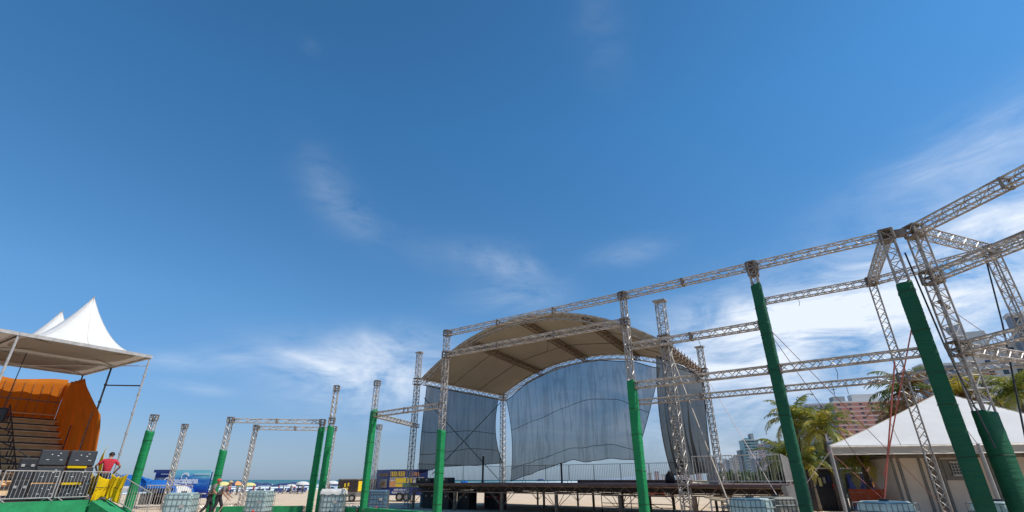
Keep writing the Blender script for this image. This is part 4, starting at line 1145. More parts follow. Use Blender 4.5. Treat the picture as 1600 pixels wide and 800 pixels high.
# ------------------------------------------------------------------ people
def skin_mesh(name, joints, edges, m, parent, sub=1, root=0):
    me = bpy.data.meshes.new(name); off = wloc(parent)
    me.from_pydata([tuple(V(j[0]) - off) for j in joints], edges, [])
    me.materials.append(MT[m])
    o = bpy.data.objects.new(name, me); col.objects.link(o); o.parent = parent
    sm = o.modifiers.new('skin', 'SKIN')
    if not me.skin_vertices: me.attributes.new  # skin layer appears with the modifier
    dt = me.skin_vertices[0].data
    for i, j in enumerate(joints):
        r = j[1]; dt[i].radius = (r, r) if not isinstance(r, tuple) else r
    dt[root].use_root = True
    sm.use_smooth_shade = True
    ss_ = o.modifiers.new('subdivision', 'SUBSURF'); ss_.levels = sub; ss_.render_levels = sub
    return o
def person(loc, yaw, label, pose, shirt='shirt_grey', cap=None, scale=1.0, fingers=True, group=None):
    """pose gives joint positions in a body frame: x right, y forward, z up (metres)"""
    t = empty('person', loc, label, 'person', group)
    r = Matrix.Rotation(yaw, 3, 'Z'); L = V(loc)
    W_ = lambda p: L + r @ (V(p) * scale)
    P = pose
    J = []; E = []
    def add(p, rad, link=None):
        J.append((W_(p), rad * scale if not isinstance(rad, tuple) else tuple(q * scale for q in rad)))
        if link is not None: E.append((link, len(J) - 1))
        return len(J) - 1
    pel = add(P['pelvis'], (.135, .105)); wa = add(P['waist'], (.125, .095), pel); ch = add(P['chest'], (.155, .11), wa); nb = add(P['neck0'], .065, ch)
    nk = add(P['neck1'], .055, nb)
    hd = V(P['head'])
    h1 = add(hd - V((0, -.01, .045)), .068, nk); h2 = add(hd + V((0, 0, .03)), .088, h1); h3 = add(hd + V((0, 0, .09)), .062, h2)
    for s_ in ('l', 'r'):
        sh = add(P['sh' + s_], .06, ch); el_ = add(P['el' + s_], .043, sh); wr = add(P['wr' + s_], .028, el_)
        d = (V(P['wr' + s_]) - V(P['el' + s_])).normalized(); palm = V(P['wr' + s_]) + d * .07
        pm = add(palm, (.036, .022), wr)
        if fingers:
            sd2 = d.cross(V((0, 1, .3))).normalized()
            for k, ln in enumerate((.055, .07, .075, .065)):
                o_ = sd2 * ((k - 1.5) * .02)
                f1 = add(palm + d * .03 + o_, .009, pm); f2 = add(palm + d * (.03 + ln * .6) + o_ + V((0, .012, 0)), .008, f1); add(palm + d * (.03 + ln) + o_ + V((0, .03, 0)), .007, f2)
            th = add(palm - d * .02 + sd2 * -.035 + V((0, .02, 0)), .010, pm); add(palm + d * .02 + sd2 * -.055 + V((0, .035, 0)), .009, th)
        hp = add(P['hp' + s_], .085, pel); kn = add(P['kn' + s_], .058, hp); an = add(P['an' + s_], .038, kn); to = add(V(P['an' + s_]) + V((0, .15, -.045)), .035, an)
    skin_mesh('body', J, E, 'skin', t)
    # clothes
    def piece(name, pts, m):
        J2 = [(W_(p), tuple(q * scale for q in rr) if isinstance(rr, tuple) else rr * scale) for p, rr, _ in pts]; E2 = [(l, i) for i, (_, _, l) in enumerate(pts) if l is not None]
        return skin_mesh(name, J2, E2, m, t)
    slv = lambda s_: V(P['sh' + s_]).lerp(V(P['el' + s_]), .72)
    piece('shirt', [(V(P['pelvis']) + V((0, 0, -.03)), (.165, .13), None), (P['waist'], (.155, .12), 0), (P['chest'], (.185, .135), 1), (P['neck0'], .085, 2),
                    (P['shl'], .078, 2), (slv('l'), .066, 4), (P['shr'], .078, 2), (slv('r'), .066, 6)], shirt)
    ank = lambda s_: V(P['kn' + s_]).lerp(V(P['an' + s_]), P.get('trl', .92))
    piece('trousers', [(V(P['pelvis']) + V((0, 0, .0)), (.15, .12), None), (P['hpl'], .105, 0), (P['knl'], .075, 1), (ank('l'), .06, 2), (P['hpr'], .105, 0), (P['knr'], .075, 4), (ank('r'), .06, 5)], 'trousers')
    for s_ in ('l', 'r'):
        a = V(P['an' + s_])
        sh_ = MB(); cc_ = a + V((0, .05, -.04))
        sh_.loft([[W_(cc_ + V((math.cos(q) * .05 * k, math.sin(q) * .14 * k, z))) for q in [i * math.pi / 5 for i in range(10)]] for k, z in ((1, -.035), (1, 0), (.85, .035), (.5, .05))])
        sh_.build('shoe', 'dark', t, smooth=True)
    # face, hair or cap
    fw = V((0, 1, 0)); fd = P.get('face', V((0, 1, 0)))
    fd = V(fd).normalized(); sx_ = fd.cross(V((0, 0, 1))).normalized()
    nose = MB(); nose.tube([W_(hd + fd * .085 + V((0, 0, .03))), W_(hd + fd * .112 - V((0, 0, .005)))], [.010, .015], 6); nose.build('nose', 'skin', t, smooth=True)
    ear = MB()
    for s2 in (-1, 1):
        ear.loft([[W_(hd + sx_ * s2 * (.086 + w) + fd * math.cos(q) * .016 + V((0, 0, .01 + math.sin(q) * .03))) for q in [i * math.pi / 4 for i in range(8)]] for w in (0, .014)])
    ear.build('ears', 'skin', t)
    ey = MB()
    for s2 in (-1, 1): ey.box(W_(hd + sx_ * s2 * .032 + fd * .086 + V((0, 0, .03))), .018, .012, .01, yaw)
    ey.box(W_(hd + fd * .088 - V((0, 0, .04))), .045, .01, .008, yaw); ey.build('eyes_and_mouth', 'hair', t)
    def dome(name, m, k, zmin, lift):
        d_ = MB(); rg = []
        for i in range(7):
            ph = zmin + (math.pi / 2 - zmin) * i / 6
            rr = .101 * k * math.cos(ph) + .002
            rg.append([W_(hd - fd * .008 + V((math.cos(q) * rr, math.sin(q) * rr * 1.08, .035 + lift + .115 * k * math.sin(ph)))) for q in [j * math.pi / 6 for j in range(12)]])
        d_.loft(rg); return d_.build(name, m, t, smooth=True)
    if cap:
        c_ = dome('cap', cap, 1.04, .1, .01)
        v_ = MB(); v_.loft([[W_(hd + fd * (.07 + .10 * b_) + sx_ * (a * .07 * (1 - .4 * b_)) + V((0, 0, .055 + z))) for a, b_ in ((-1, 0), (-.9, .6), (0, 1), (.9, .6), (1, 0))] for z in (0, .01)])
        v_.build('peak', cap, c_)
    else:
        dome('hair', 'hair', 1.0, -.05, .0)
    return t
STAND = dict(pelvis=(0, 0, .93), waist=(0, .01, 1.10), chest=(0, .0, 1.30), neck0=(0, -.01, 1.46), neck1=(0, .0, 1.52), head=(0, .02, 1.61),
             shl=(-.19, -.01, 1.41), shr=(.19, -.01, 1.41), ell=(-.26, -.03, 1.13), elr=(.26, -.03, 1.13), wrl=(-.24, .06, .88), wrr=(.24, .06, .88),
             hpl=(-.095, 0, .86), hpr=(.095, 0, .86), knl=(-.10, .02, .48), knr=(.10, .02, .48), anl=(-.10, -.02, .09), anr=(.10, -.02, .09))
def pose(**k): d = dict(STAND); d.update(k); return d
# man in red: seen from behind, elbows out, hands towards the rail, weight on one leg
person((-17.05, 22.35, DK + .02), R(40), 'man in a red T-shirt seen from behind, elbows out, by the yellow cloths',
       pose(ell=(-.40, .03, 1.20), elr=(.42, .04, 1.20), wrl=(-.30, .22, 1.03), wrr=(.33, .22, 1.03), head=(.02, .06, 1.60), knl=(-.16, .04, .48), anl=(-.20, -.02, .09), hpl=(-.10, 0, .86)), 'shirt_red', scale=1.03)
# two men with tools
person((gx(334, 26.6), 26.6, 0), R(-60), 'man in a grey shirt and reddish cap, left one of the two walking workers',
       pose(pelvis=(0, -.06, .90), waist=(0, .0, 1.06), chest=(0, .10, 1.23), neck0=(0, .17, 1.37), neck1=(0, .20, 1.42), head=(0, .25, 1.49), shl=(-.19, .12, 1.33), shr=(.19, .12, 1.33),
            ell=(-.25, .16, 1.06), elr=(.25, .10, 1.07), wrl=(-.16, .36, .92), wrr=(.18, .30, .90), knl=(-.10, .14, .50), anl=(-.10, .14, .09), anr=(.10, -.32, .11), knr=(.10, -.04, .48)), 'shirt_grey', 'capred')
person((gx(348, 26.0), 26.0, 0), R(-75), 'man in a grey shirt and tan cap, bent forward and holding a long pale stick',
       pose(pelvis=(0, -.08, .88), waist=(0, .02, 1.03), chest=(0, .17, 1.18), neck0=(0, .27, 1.30), neck1=(0, .31, 1.35), head=(0, .38, 1.41), shl=(-.19, .2, 1.28), shr=(.19, .2, 1.28),
            ell=(-.25, .26, 1.02), elr=(.25, .22, 1.01), wrl=(-.12, .46, .88), wrr=(.14, .42, .80), knl=(-.10, .18, .48), anl=(-.10, .16, .09), anr=(.10, -.34, .11), knr=(.10, -.05, .46)), 'shirt_grey', 'cap')
pw = V((gx(348, 26.0), 26.0, 0)); rz = Matrix.Rotation(R(-75), 3, 'Z')
tag(MB().tube([pw + rz @ V((.16, .55, 1.10)), pw + rz @ V((.15, .46, .80)), pw + rz @ V((.10, .05, -.0))], .018, 6).build('wooden_stick', 'wood'), 'long pale wooden stick held slanted by the man in the tan cap', 'stick')

# ------------------------------------------------------------------ far beach: umbrellas, chairs, bathers
def umb_proto(m1, m2, label, name='beach_umbrella', r=1.15, h=2.1, group='beach umbrellas along the shoreline', n=8):
    t = empty(name, (0, 0, 0), label, 'umbrella', group)
    def canopy(mats):
        b = MB(); rings = []
        for k in range(5):
            q = k / 4; rad = .04 + r * math.sin(q * math.pi * .5); z = h - .55 * (1 - math.cos(q * math.pi * .5)) - .05
            rings.append([(rad * math.cos(2 * math.pi * j / (2 * n)) * (1 - .04 * (j % 2) * q), rad * math.sin(2 * math.pi * j / (2 * n)) * (1 - .04 * (j % 2) * q), z) for j in range(2 * n)])
        b.loft(rings, cap=False)
        o = b.build('canopy', m1, t, solid=.01)
        if m2:
            o.data.materials.append(MT[m2])
            for i, p in enumerate(o.data.polygons):
                if (i // 2) % 2: p.material_index = 1
        return o
    canopy(None)
    MB().tube([(0, 0, 0), (0, 0, h)], .022, 6).build('pole', 'galv', t)
    return t
pr = {}
for key, m1, m2, cn_ in (('navy', 'navy', None, 'navy blue'), ('blue', 'blue', None, 'bright blue'), ('white', 'fwhite', None, 'white'), ('green', 'fgreen', None, 'dull green'),
                         ('yellow', 'fyellow', None, 'pale yellow'), ('orange', 'forange', 'navy', 'orange and navy striped')):
    pr[key] = umb_proto(m1, m2, f'small {cn_} beach umbrella in the far row along the shoreline')
used = set()
def place(key, loc, yaw=0, sc=1.0, label=None):
    o = pr[key]
    if key in used: o = copy_tree(o)
    used.add(key)
    return put(o, loc, yaw, sc, label)
def shore(px, Y):
    x = gx(px, Y); d = V((x, Y, 0)).dot(CN); return V((x, Y, ground_z(d) - .02))
rnd = random.Random(11)
keys = ['navy'] * 9 + ['blue'] * 3 + ['green', 'white', 'navy', 'navy']
for px_ in [366, 388, 402, 417, 431, 440, 449, 459, 470, 476, 512, 526, 538, 455, 398, 356]:
    k = rnd.choice(keys); place(k, shore(px_ + rnd.uniform(-3, 3), rnd.uniform(112, 150)), rnd.uniform(0, 3), rnd.uniform(.9, 1.15))
place('orange', shore(371, 92), .3, 1.15); place('yellow', shore(350, 88), .3, 1.1); place('yellow', shore(391, 108), 0, 1.1); place('white', shore(474, 100), 0, 1.05); place('white', shore(520, 108), 0, 1.1)
for px_ in [640, 652, 700, 726, 845]:
    place(rnd.choice(['navy', 'blue', 'white', 'navy']), shore(px_, rnd.uniform(150, 190)), rnd.uniform(0, 3), 1.0)
for px_ in [205, 212, 222]:
    place('blue', shore(px_, 66 + px_ * .02), 0, 1.3)
for k in pr:
    if k not in used: place(k, shore(380, 115))
# chairs
ct = empty('beach_chair', (0, 0, 0), 'tiny dark beach chair in the crowd below the far umbrellas', 'beach chair', 'beach chairs along the shoreline')
MB().quad((-.28, 0, .35), (.28, 0, .35), (.28, .45, .30), (-.28, .45, .30)).build('seat', 'navy', ct, solid=.03)
MB().quad((-.28, 0, .35), (.28, 0, .35), (.28, -.35, .95), (-.28, -.35, .95)).build('backrest', 'navy', ct, solid=.03)
f = MB()
for s_ in (-.29, .29): f.tube([(s_, .45, 0), (s_, -.1, .55), (s_, .5, .5)], .018, 5); f.tube([(s_, -.3, 0), (s_, .3, .5)], .018, 5)
f.build('frame', 'galv', ct)
first = True
for px_ in [377, 384, 391, 396, 404, 411, 421, 432, 436, 441, 447, 453, 461, 464, 467, 470, 473, 477, 479, 357, 365, 514, 518, 522, 538]:
    o = ct if first else copy_tree(ct); first = False
    put(o, shore(px_, rnd.uniform(100, 128)), rnd.uniform(-1, 1) + math.pi, 1.15)
# bathers (shared meshes)
bp_ = person((0, 0, 0), 0, 'tiny bather standing among the far umbrellas', pose(), 'shirt_grey', fingers=False, group='bathers along the shoreline')
bt = person((0.0, 0, 0), 0, 'tiny bather in red standing among the far umbrellas', pose(ell=(-.3, .1, 1.2), wrl=(-.2, .3, 1.3)), 'shirt_red', fingers=False, group='bathers along the shoreline')
first = True
for k, px_ in enumerate([360, 374, 386, 399, 408, 424, 438, 445, 457, 462, 468, 475, 363, 516, 532]):
    src = bp_ if k % 3 else bt
    o = src if k in (0, 1) else copy_tree(src)
    put(o, shore(px_, rnd.uniform(98, 135)), rnd.uniform(0, 6), 1.0)

# ------------------------------------------------------------------ blue kiosk with the beach banner
def text_obj(txt, size, m, parent, org, ex, ez, bold=0.0, shear=0.0, name='lettering', depth=.01, align='CENTER'):
    cu = bpy.data.curves.new('text', 'FONT'); cu.body = txt; cu.size = size; cu.extrude = depth / 2; cu.offset = bold; cu.shear = shear; cu.align_x = align; cu.resolution_u = 3
    o = bpy.data.objects.new('text_tmp', cu); col.objects.link(o)
    bpy.context.view_layer.update()
    me = bpy.data.meshes.new_from_object(o.evaluated_get(bpy.context.evaluated_depsgraph_get()))
    bpy.data.objects.remove(o); bpy.data.curves.remove(cu)
    ex = V(ex).normalized(); ez = V(ez).normalized(); ny = ex.cross(ez)
    off = wloc(parent)
    for v in me.vertices:
        c = v.co.copy(); v.co = V(org) + ex * c.x + ez * c.y + ny * c.z - off
    me.materials.clear(); me.materials.append(MT[m])
    o = bpy.data.objects.new(name, me); col.objects.link(o); o.parent = parent
    return o
def banner_material():
    m = bpy.data.materials.new('printed_banner'); m.use_nodes = True; t = m.node_tree; b = t.nodes['Principled BSDF']
    c = N(t, 'ShaderNodeTexCoord'); mp = N(t, 'ShaderNodeMapping', inp={'Vector': c.outputs['Object'], 'Rotation': (0, R(-35), 0), 'Scale': (.35, 1, 1.2)})
    n = N(t, 'ShaderNodeTexNoise', inp={'Vector': mp.outputs[0], 'Scale': 1.3, 'Detail': 2.0})
    sp = N(t, 'ShaderNodeSeparateXYZ', inp={0: c.outputs['Object']})
    f = M(t, 'ADD', M(t, 'MULTIPLY', sp.outputs[2], .30), M(t, 'MULTIPLY', n.outputs[0], .62))
    r = N(t, 'ShaderNodeValToRGB', inp={0: f}); e = r.color_ramp.elements
    e[0].position = .50; e[0].color = (.01, .045, .33, 1); e[1].position = 1.0; e[1].color = (.22, .62, .66, 1)
    x = r.color_ramp.elements.new(.72); x.color = (.012, .12, .48, 1)
    t.links.new(r.outputs[0], b.inputs['Base Color']); b.inputs['Roughness'].default_value = .5
    return m
YK = 41.0
k0 = V((gx(240, YK), YK, 0)); k1 = V((gx(329, YK - .4), YK - .4, 0)); kd = (k1 - k0).normalized(); kn_ = V((kd.y, -kd.x, 0)); KL = (k1 - k0).length
kio = empty('beach_kiosk', (k0 + k1) / 2, 'blue kiosk with a wide wave logo banner standing on the sand at the left', 'kiosk')
KH = 2.28
bx = MB(); bx.loft([[k0 - kn_ * 1.9, k1 - kn_ * 1.9 - kd * 1.3, k1 - kn_ * .05, k0 - kn_ * .05], [V((p.x, p.y, KH - .12)) for p in (k0 - kn_ * 1.9, k1 - kn_ * 1.9 - kd * 1.3, k1 - kn_ * .05, k0 - kn_ * .05)]])
bx.v = [V((p.x, p.y, max(p.z, .35))) for p in bx.v]
bx.build('body', 'bluepaint', kio)
def kq(s0, s1, z0, z1, off, name, m, th=.05):
    b = MB(); c = [k0 + kd * s0 + kn_ * off, k0 + kd * s1 + kn_ * off, k0 + kd * s1 + kn_ * (off + th), k0 + kd * s0 + kn_ * (off + th)]
    return b.loft([[V((p.x, p.y, z0)) for p in c], [V((p.x, p.y, z1)) for p in c]]).build(name, m, kio)
kq(1.35, KL, .75, KH, .10, 'banner', banner_material())
kq(0, 1.4, KH - .18, KH + .02, .02, 'roof_edge', 'bluedark', .2)
kq(.6, 1.7, KH - .32, KH - .26, .16, 'white_stripe', 'white', .02)
kq(3.3, KL, KH - .32, KH - .27, .16, 'white_stripe', 'white', .02)
kq(2.2, KL, .62, .70, .16, 'white_stripe', 'white', .02)
kq(.1, .9, 1.25, 1.75, .02, 'serving_window', 'conc', .04)
kq(0.05, KL, .35, .74, .02, 'lower_panel', 'bluepaint', .03)
for s_ in (.4, 2.2, KL - .4):
    p = k0 + kd * s_ - kn_ * .8; MB().box(p + V((0, 0, .18)), .12, .12, .36).build('leg', 'galv', kio)
bo = kn_ * .17
text_obj('Copacabana', .56, 'white', kio, k0 + kd * 2.35 + bo + V((0, 0, 1.36)), kd, up, bold=.028)
text_obj('Beach', .56, 'white', kio, k0 + kd * 2.35 + bo + V((0, 0, .97)), kd, up, bold=.028, shear=.15)
MB().tube([k0 + kd * 3.15 + bo + V((0, 0, 1.08)), k0 + kd * 3.2 + bo + kn_ * .02 + V((0, 0, 1.08))], .12, 5).build('star_mark', 'redp', kio)
kq(1.45, 3.1, .80, .90, .165, 'red_strip', 'redp', .015)
# wave logo
wv_ = MB()
def wp(a, r_): return k0 + kd * (2.62 + r_ * math.cos(a)) + bo + V((0, 0, 1.76 + r_ * .9 * math.sin(a)))
inn = [wp(R(a), .22 + .05 * (a - 20) / 180) for a in range(20, 201, 15)]; outr = [wp(R(a), .40 - .10 * abs(a - 90) / 110) for a in range(20, 201, 15)]
wv_.loft([[p, q, q + kn_ * .02, p + kn_ * .02] for p, q in zip(inn, outr)])
wv_.build('wave_logo', 'white', kio)

# big striped blue shade next to it
def shade(px, Y, r, h, label, m1='blue', m2='fwhite', n=8, name='shade_umbrella'):
    t = umb_proto(m1, m2, label, name, r, h, 'blue shade umbrellas before the kiosk', n)
    return put(t, (gx(px, Y), Y, 0))
shade(250, 38, 1.0, 1.65, 'small plain blue pointed umbrella in front of the kiosk', m2=None)
shade(272, 39.6, 1.5, 1.35, 'white and blue striped umbrella in front of the banner')
shade(228, 39.4, 1.6, 1.45, 'blue and white striped umbrella left of the kiosk')
shade(205, 33, 1.0, 1.85, 'blue umbrella behind the yellow cloths', m2=None)
shade(196, 40.5, 1.5, 2.0, 'blue umbrella farther left beyond the green post', m2=None)
for i, (px_, Y_) in enumerate(((233, 38.6), (241, 38.9), (249, 39.2), (257, 38.8), (265, 39.0))):
    case(V((gx(px_, Y_), Y_, 0)), .34, .4, .72 + .1 * (i % 2), .1, f'{onm[i]} dark crate from the left under the blue umbrellas', group='dark crates under the blue umbrellas', edge='rust')

# ------------------------------------------------------------------ food trucks
def wheel(c, r, w, ax, parent):
    ax = V(ax).normalized(); c = V(c)
    wo_ = empty('wheel', c); wo_.parent = parent; wo_.location = c - wloc(parent)
    MB().tube([c - ax * w / 2, c + ax * w / 2], r, 18).build('tyre', 'tyre', wo_, smooth=False)
    MB().tube([c - ax * (w / 2 + .01), c + ax * (w / 2 + .01)], r * .55, 12).build('rim', 'galv', wo_)
def truck():
    Yt = 44.0
    a = V((gx(609, Yt), Yt, 0)); b_ = V((gx(668, Yt - .6), Yt - .6, 0)); d = (b_ - a).normalized(); n_ = V((d.y, -d.x, 0)); L = (b_ - a).length
    back = V((gx(588, Yt + 2.2), Yt + 2.2, 0))
    sdv = (back - a); 
    t = empty('food_trailer', (a + b_) / 2, 'blue and yellow food trailer with picture panels, left of the stage', 'food trailer')
    H = 2.28
    c = [a, b_, b_ + sdv, a + sdv]
    MB().loft([[V((p.x, p.y, .45)) for p in c], [V((p.x, p.y, H)) for p in c]]).build('body', 'bluedark', t)
    MB().loft([[V((p.x, p.y, H + .002)) for p in c], [V((p.x, p.y, H + .09)) for p in c]]).build('roof', 'bluedark', t)
    def panel(s0, s1, z0, z1, name, m, off=.01):
        q = [a + d * s0 + n_ * off, a + d * s1 + n_ * off, a + d * s1 + n_ * (off + .03), a + d * s0 + n_ * (off + .03)]
        return MB().loft([[V((p.x, p.y, z0)) for p in q], [V((p.x, p.y, z1)) for p in q]]).build(name, m, t)
    panel(.05, L, 1.62, 1.63 + .22 * 0 + .02, 'trim', 'redp')
    panel(.02, L * .9, 1.05, 1.78, 'menu_board', 'fwhite')
    panel(.55, L * .62, 1.38, 1.72, 'picture', 'yellowp', .045); panel(.05, .5, 1.08, 1.5, 'picture', 'forange', .045); panel(.55, 1.15, 1.08, 1.30, 'picture', 'yellowp', .045)
    panel(1.2, L * .88, 1.08, 1.32, 'picture', 'fgreen', .045)
    panel(.0, L * .66, .50, 1.0, 'lower_panel', 'bluepaint')
    # lettering too small to read in the photograph: rows of upright and cross strokes at its size
    def strokes(s0, s1, z0, h, n, m, seed):
        rq = random.Random(seed); b = MB(); w = (s1 - s0) / n
        for k in range(n):
            c = a + d * (s0 + w * (k + .5)) + n_ * .06; e = w * .36
            b.bar(c - d * e + V((0, 0, z0)), c - d * e + V((0, 0, z0 + h)), w * .2)
            if rq.random() < .7: b.bar(c + d * e + V((0, 0, z0)), c + d * e + V((0, 0, z0 + h)), w * .2)
            for q in (0, .5, 1):
                if rq.random() < .6: b.bar(c - d * e + V((0, 0, z0 + h * q)), c + d * e + V((0, 0, z0 + h * q)), w * .18)
        b.build('lettering', m, t)
    strokes(.05, 1.30, 1.86, .34, 8, 'yellowp', 1)
    strokes(1.75, 2.6, 1.88, .28, 5, 'forange', 2)
    strokes(.45, 1.6, .80, .12, 11, 'white', 3)
    strokes(.30, 1.7, .60, .12, 13, 'white', 4)
    # side panels
    sL = sdv.length; se = sdv / sL; sn = V((-se.y, se.x, 0))
    if sn.dot(V((0, 0, 0)) - a) < 0: sn = -sn
    def spanel(s0, s1, z0, z1, name, m):
        q = [a + se * s0 + sn * .01, a + se * s1 + sn * .01, a + se * s1 + sn * .04, a + se * s0 + sn * .04]
        return MB().loft([[V((p.x, p.y, z0)) for p in q], [V((p.x, p.y, z1)) for p in q]]).build(name, m, t)
    spanel(.45, 2.0, 1.0, 1.65, 'picture', 'conc'); spanel(.8, 1.5, 1.15, 1.45, 'picture', 'forange'); spanel(.3, 2.2, 1.85, 2.1, 'picture', 'rust')
    wheel(a + d * 1.0 + V((0, -.05, .33)), .33, .2, n_, t); wheel(a + d * 1.6 + V((0, -.05, .33)), .33, .2, n_, t)
    MB().bar(a + se * .4 + V((0, 0, .42)), a + se * 2.6 + V((0, 0, .42)), .1).build('tow_bar', 'dark', t)
truck()
def small_trailer():
    Yt = 43.0
    a = V((gx(529, Yt), Yt, 0)); b_ = V((gx(559, Yt), Yt, 0)); d = (b_ - a).normalized(); n_ = V((d.y, -d.x, 0)); L = (b_ - a).length
    t = empty('food_trailer', (a + b_) / 2, 'small dark brown food trailer with a yellow sign beside the green post', 'food trailer')
    c = [a, b_, b_ + V((.9, 2.6, 0)), a + V((.9, 2.6, 0))]
    MB().loft([[V((p.x, p.y, .72)) for p in c], [V((p.x, p.y, 1.58)) for p in c]]).build('body', mat('brown_panel', (.045, .03, .03), .6, 0, .4, 3), t)
    MB().loft([[V((p.x, p.y, 1.582)) for p in c], [V((p.x, p.y, 1.66)) for p in c]]).build('roof', 'block', t)
    MB().loft([[V((p.x, p.y, .36)) for p in c], [V((p.x, p.y, .718)) for p in c]]).build('chassis', 'contstrip', t)
    def panel(s0, s1, z0, z1, m, name='sign'):
        q = [a + d * s0 + n_ * .01, a + d * s1 + n_ * .01, a + d * s1 + n_ * .03, a + d * s0 + n_ * .03]
        return MB().loft([[V((p.x, p.y, z0)) for p in q], [V((p.x, p.y, z1)) for p in q]]).build(name, m, t)
    panel(.45, .85, .85, 1.02, 'yellowp'); panel(.52, .64, 1.08, 1.34, 'yellowp'); panel(.78, .90, 1.12, 1.38, 'yellowp'); panel(.08, .16, 1.05, 1.15, 'fgreen')
    q0 = b_ + V((.03, .15, 0)); q1 = b_ + V((.45, 1.35, 0)); nn_ = V((.03, -.01, 0))
    MB().loft([[V((p.x, p.y, .75)) for p in (q0, q1, q1 + nn_, q0 + nn_)], [V((p.x, p.y, 1.5)) for p in (q0, q1, q1 + nn_, q0 + nn_)]]).build('side_sign', 'yellowp', t)
    wheel(a + d * .5 + V((0, 0, .27)), .27, .18, n_, t); wheel(a + d * 1.25 + V((0, 0, .27)), .27, .18, n_, t)
small_trailer()

# ------------------------------------------------------------------ white tent at the right
A0 = V((12.95, 21.3, 0)); td = V((.965, -.26, 0)); tn = V((.51, .80, 0))
TW, TDp, TZ = 10.2, 8.2, 2.86
tent = empty('white_tent', A0 + td * 5 + tn * 4, 'large white pyramid tent roof over the beige cabins at the right', 'tent')
def tf(a, b_):
    x, y = 2 * a - 1, 2 * b_ - 1; e = max(abs(x), abs(y))
    h = 2.45 * (1 - e) ** 1.08 * (1 if True else 0)
    return A0 + td * (TW * a) + tn * (TDp * b_) + V((0, 0, TZ + h))
MB().grid(tf, 40, 40).build('canopy', 'tentpvc', tent, solid=.015)
for pa in (((0, 0), (.5, .5)), ((1, 0), (.5, .5)), ((.25, 0), (.25, .25)), ((.5, 0), (.5, .5)), ((.75, 0), (.75, .25)), ((0, .5), (.5, .5)), ((0, 1), (.5, .5))):
    MB().tube([tf(pa[0][0] + (pa[1][0] - pa[0][0]) * k / 10, pa[0][1] + (pa[1][1] - pa[0][1]) * k / 10) + V((0, 0, .004)) for k in range(11)], .014, 4).build('seam', 'canvas', tent)
b = MB(); cs_ = [A0, A0 + td * TW, A0 + td * TW + tn * TDp, A0 + tn * TDp]
for k in range(4):
    p, q = cs_[k], cs_[(k + 1) % 4]; d = (q - p); 
    b = MB().grid(lambda u, v, p=p, d=d: p + d * u + V((0, 0, TZ - .30 + .30 * v)) + (V((d.y, -d.x, 0)).normalized() * (.02 + .008 * math.sin(u * 70) * (1 - v))), 60, 2)
    b.build('valance', 'canvas', tent, solid=.008)  # darker cloth colour carries the shade on the valance
f = MB()
for k in range(4):
    p, q = cs_[k] + V((0, 0, TZ - .05)), cs_[(k + 1) % 4] + V((0, 0, TZ - .05)); f.tube([p, q], .04, 6); f.tube([p - V((0, 0, .28)), q - V((0, 0, .28))], .03, 6)
f.build('eave_frame', 'galv', tent)
for k, p in enumerate(cs_ + [A0 + td * TW / 2]):
    MB().tube([p, p + V((0, 0, TZ))], .07, 8).build('leg', 'conc', tent)
# cabins
CG = 'beige site cabins under the white tent'
def cabin(s0, s1, label, window=False, dpt=2.4):
    o_ = V((16.45, 23.0, 0)); cdv = V((.965, -.262, 0)); cn = V((.262, .965, 0))
    p = [o_ + cdv * s0, o_ + cdv * s1, o_ + cdv * s1 + cn * dpt, o_ + cdv * s0 + cn * dpt]
    t = empty('site_cabin', (p[0] + p[1]) / 2, label, 'cabin', CG)
    MB().loft([[V((q.x, q.y, .12)) for q in p], [V((q.x, q.y, 2.45)) for q in p]]).build('wall', 'contwall', t)
    MB().loft([[V((q.x, q.y, 2.452)) for q in p], [V((q.x, q.y, 2.56)) for q in p]]).build('roof', 'block', t)
    for s_ in (s0 + .07, s0 + .32, s1 - .32, s1 - .07):
        c = o_ + cdv * s_ - cn * .025; MB().bar(c + V((0, 0, .12)), c + V((0, 0, 2.45)), .05, .10, up=cdv).build('corner_rib', 'contstrip', t)
    c = o_ + cdv * (s0 + s1) / 2 - cn * .02
    MB().bar(c - cdv * (s1 - s0) * .47 + V((0, 0, .08)), c + cdv * (s1 - s0) * .47 + V((0, 0, .08)), .05, .1).build('base_rail', 'contstrip', t)
    if window:
        w = o_ + cdv * (s0 + 1.05) - cn * .03
        R_ = Matrix((cdv, cn, V((0, 0, 1)))).transposed()
        MB().box(w + V((0, 0, 1.98)), 1.30, .05, .80, rot=R_).build('window_frame', 'contstrip', t)
        ww = MB().box(w + V((0, 0, 2.02)) - cn * .04, .80, .04, .50, rot=R_).build('window', 'glass', t)
        g_ = MB()
        for i in range(8): g_.bar(w - cn * .07 + cdv * (-.38 + i * .108) + V((0, 0, 1.78)), w - cn * .07 + cdv * (-.38 + i * .108) + V((0, 0, 2.26)), .014)
        for i in range(5): g_.bar(w - cn * .075 + cdv * -.38 + V((0, 0, 1.80 + i * .11)), w - cn * .075 + cdv * .38 + V((0, 0, 1.80 + i * .11)), .014)
        for zz in (1.76, 2.28): g_.bar(w - cn * .072 - cdv * .42 + V((0, 0, zz)), w - cn * .072 + cdv * .42 + V((0, 0, zz)), .04)
        g_.build('grid', 'fwhite', ww)
    return t
cabin(0, 1.42, 'narrow beige cabin end at the left under the tent')
cabin(1.5, 3.9, 'beige cabin with a barred window under the tent', True)
cabin(3.98, 6.4, 'plain beige cabin behind the shaded green posts')
cabin(6.5, 9.5, 'plain beige cabin at the right edge under the tent')

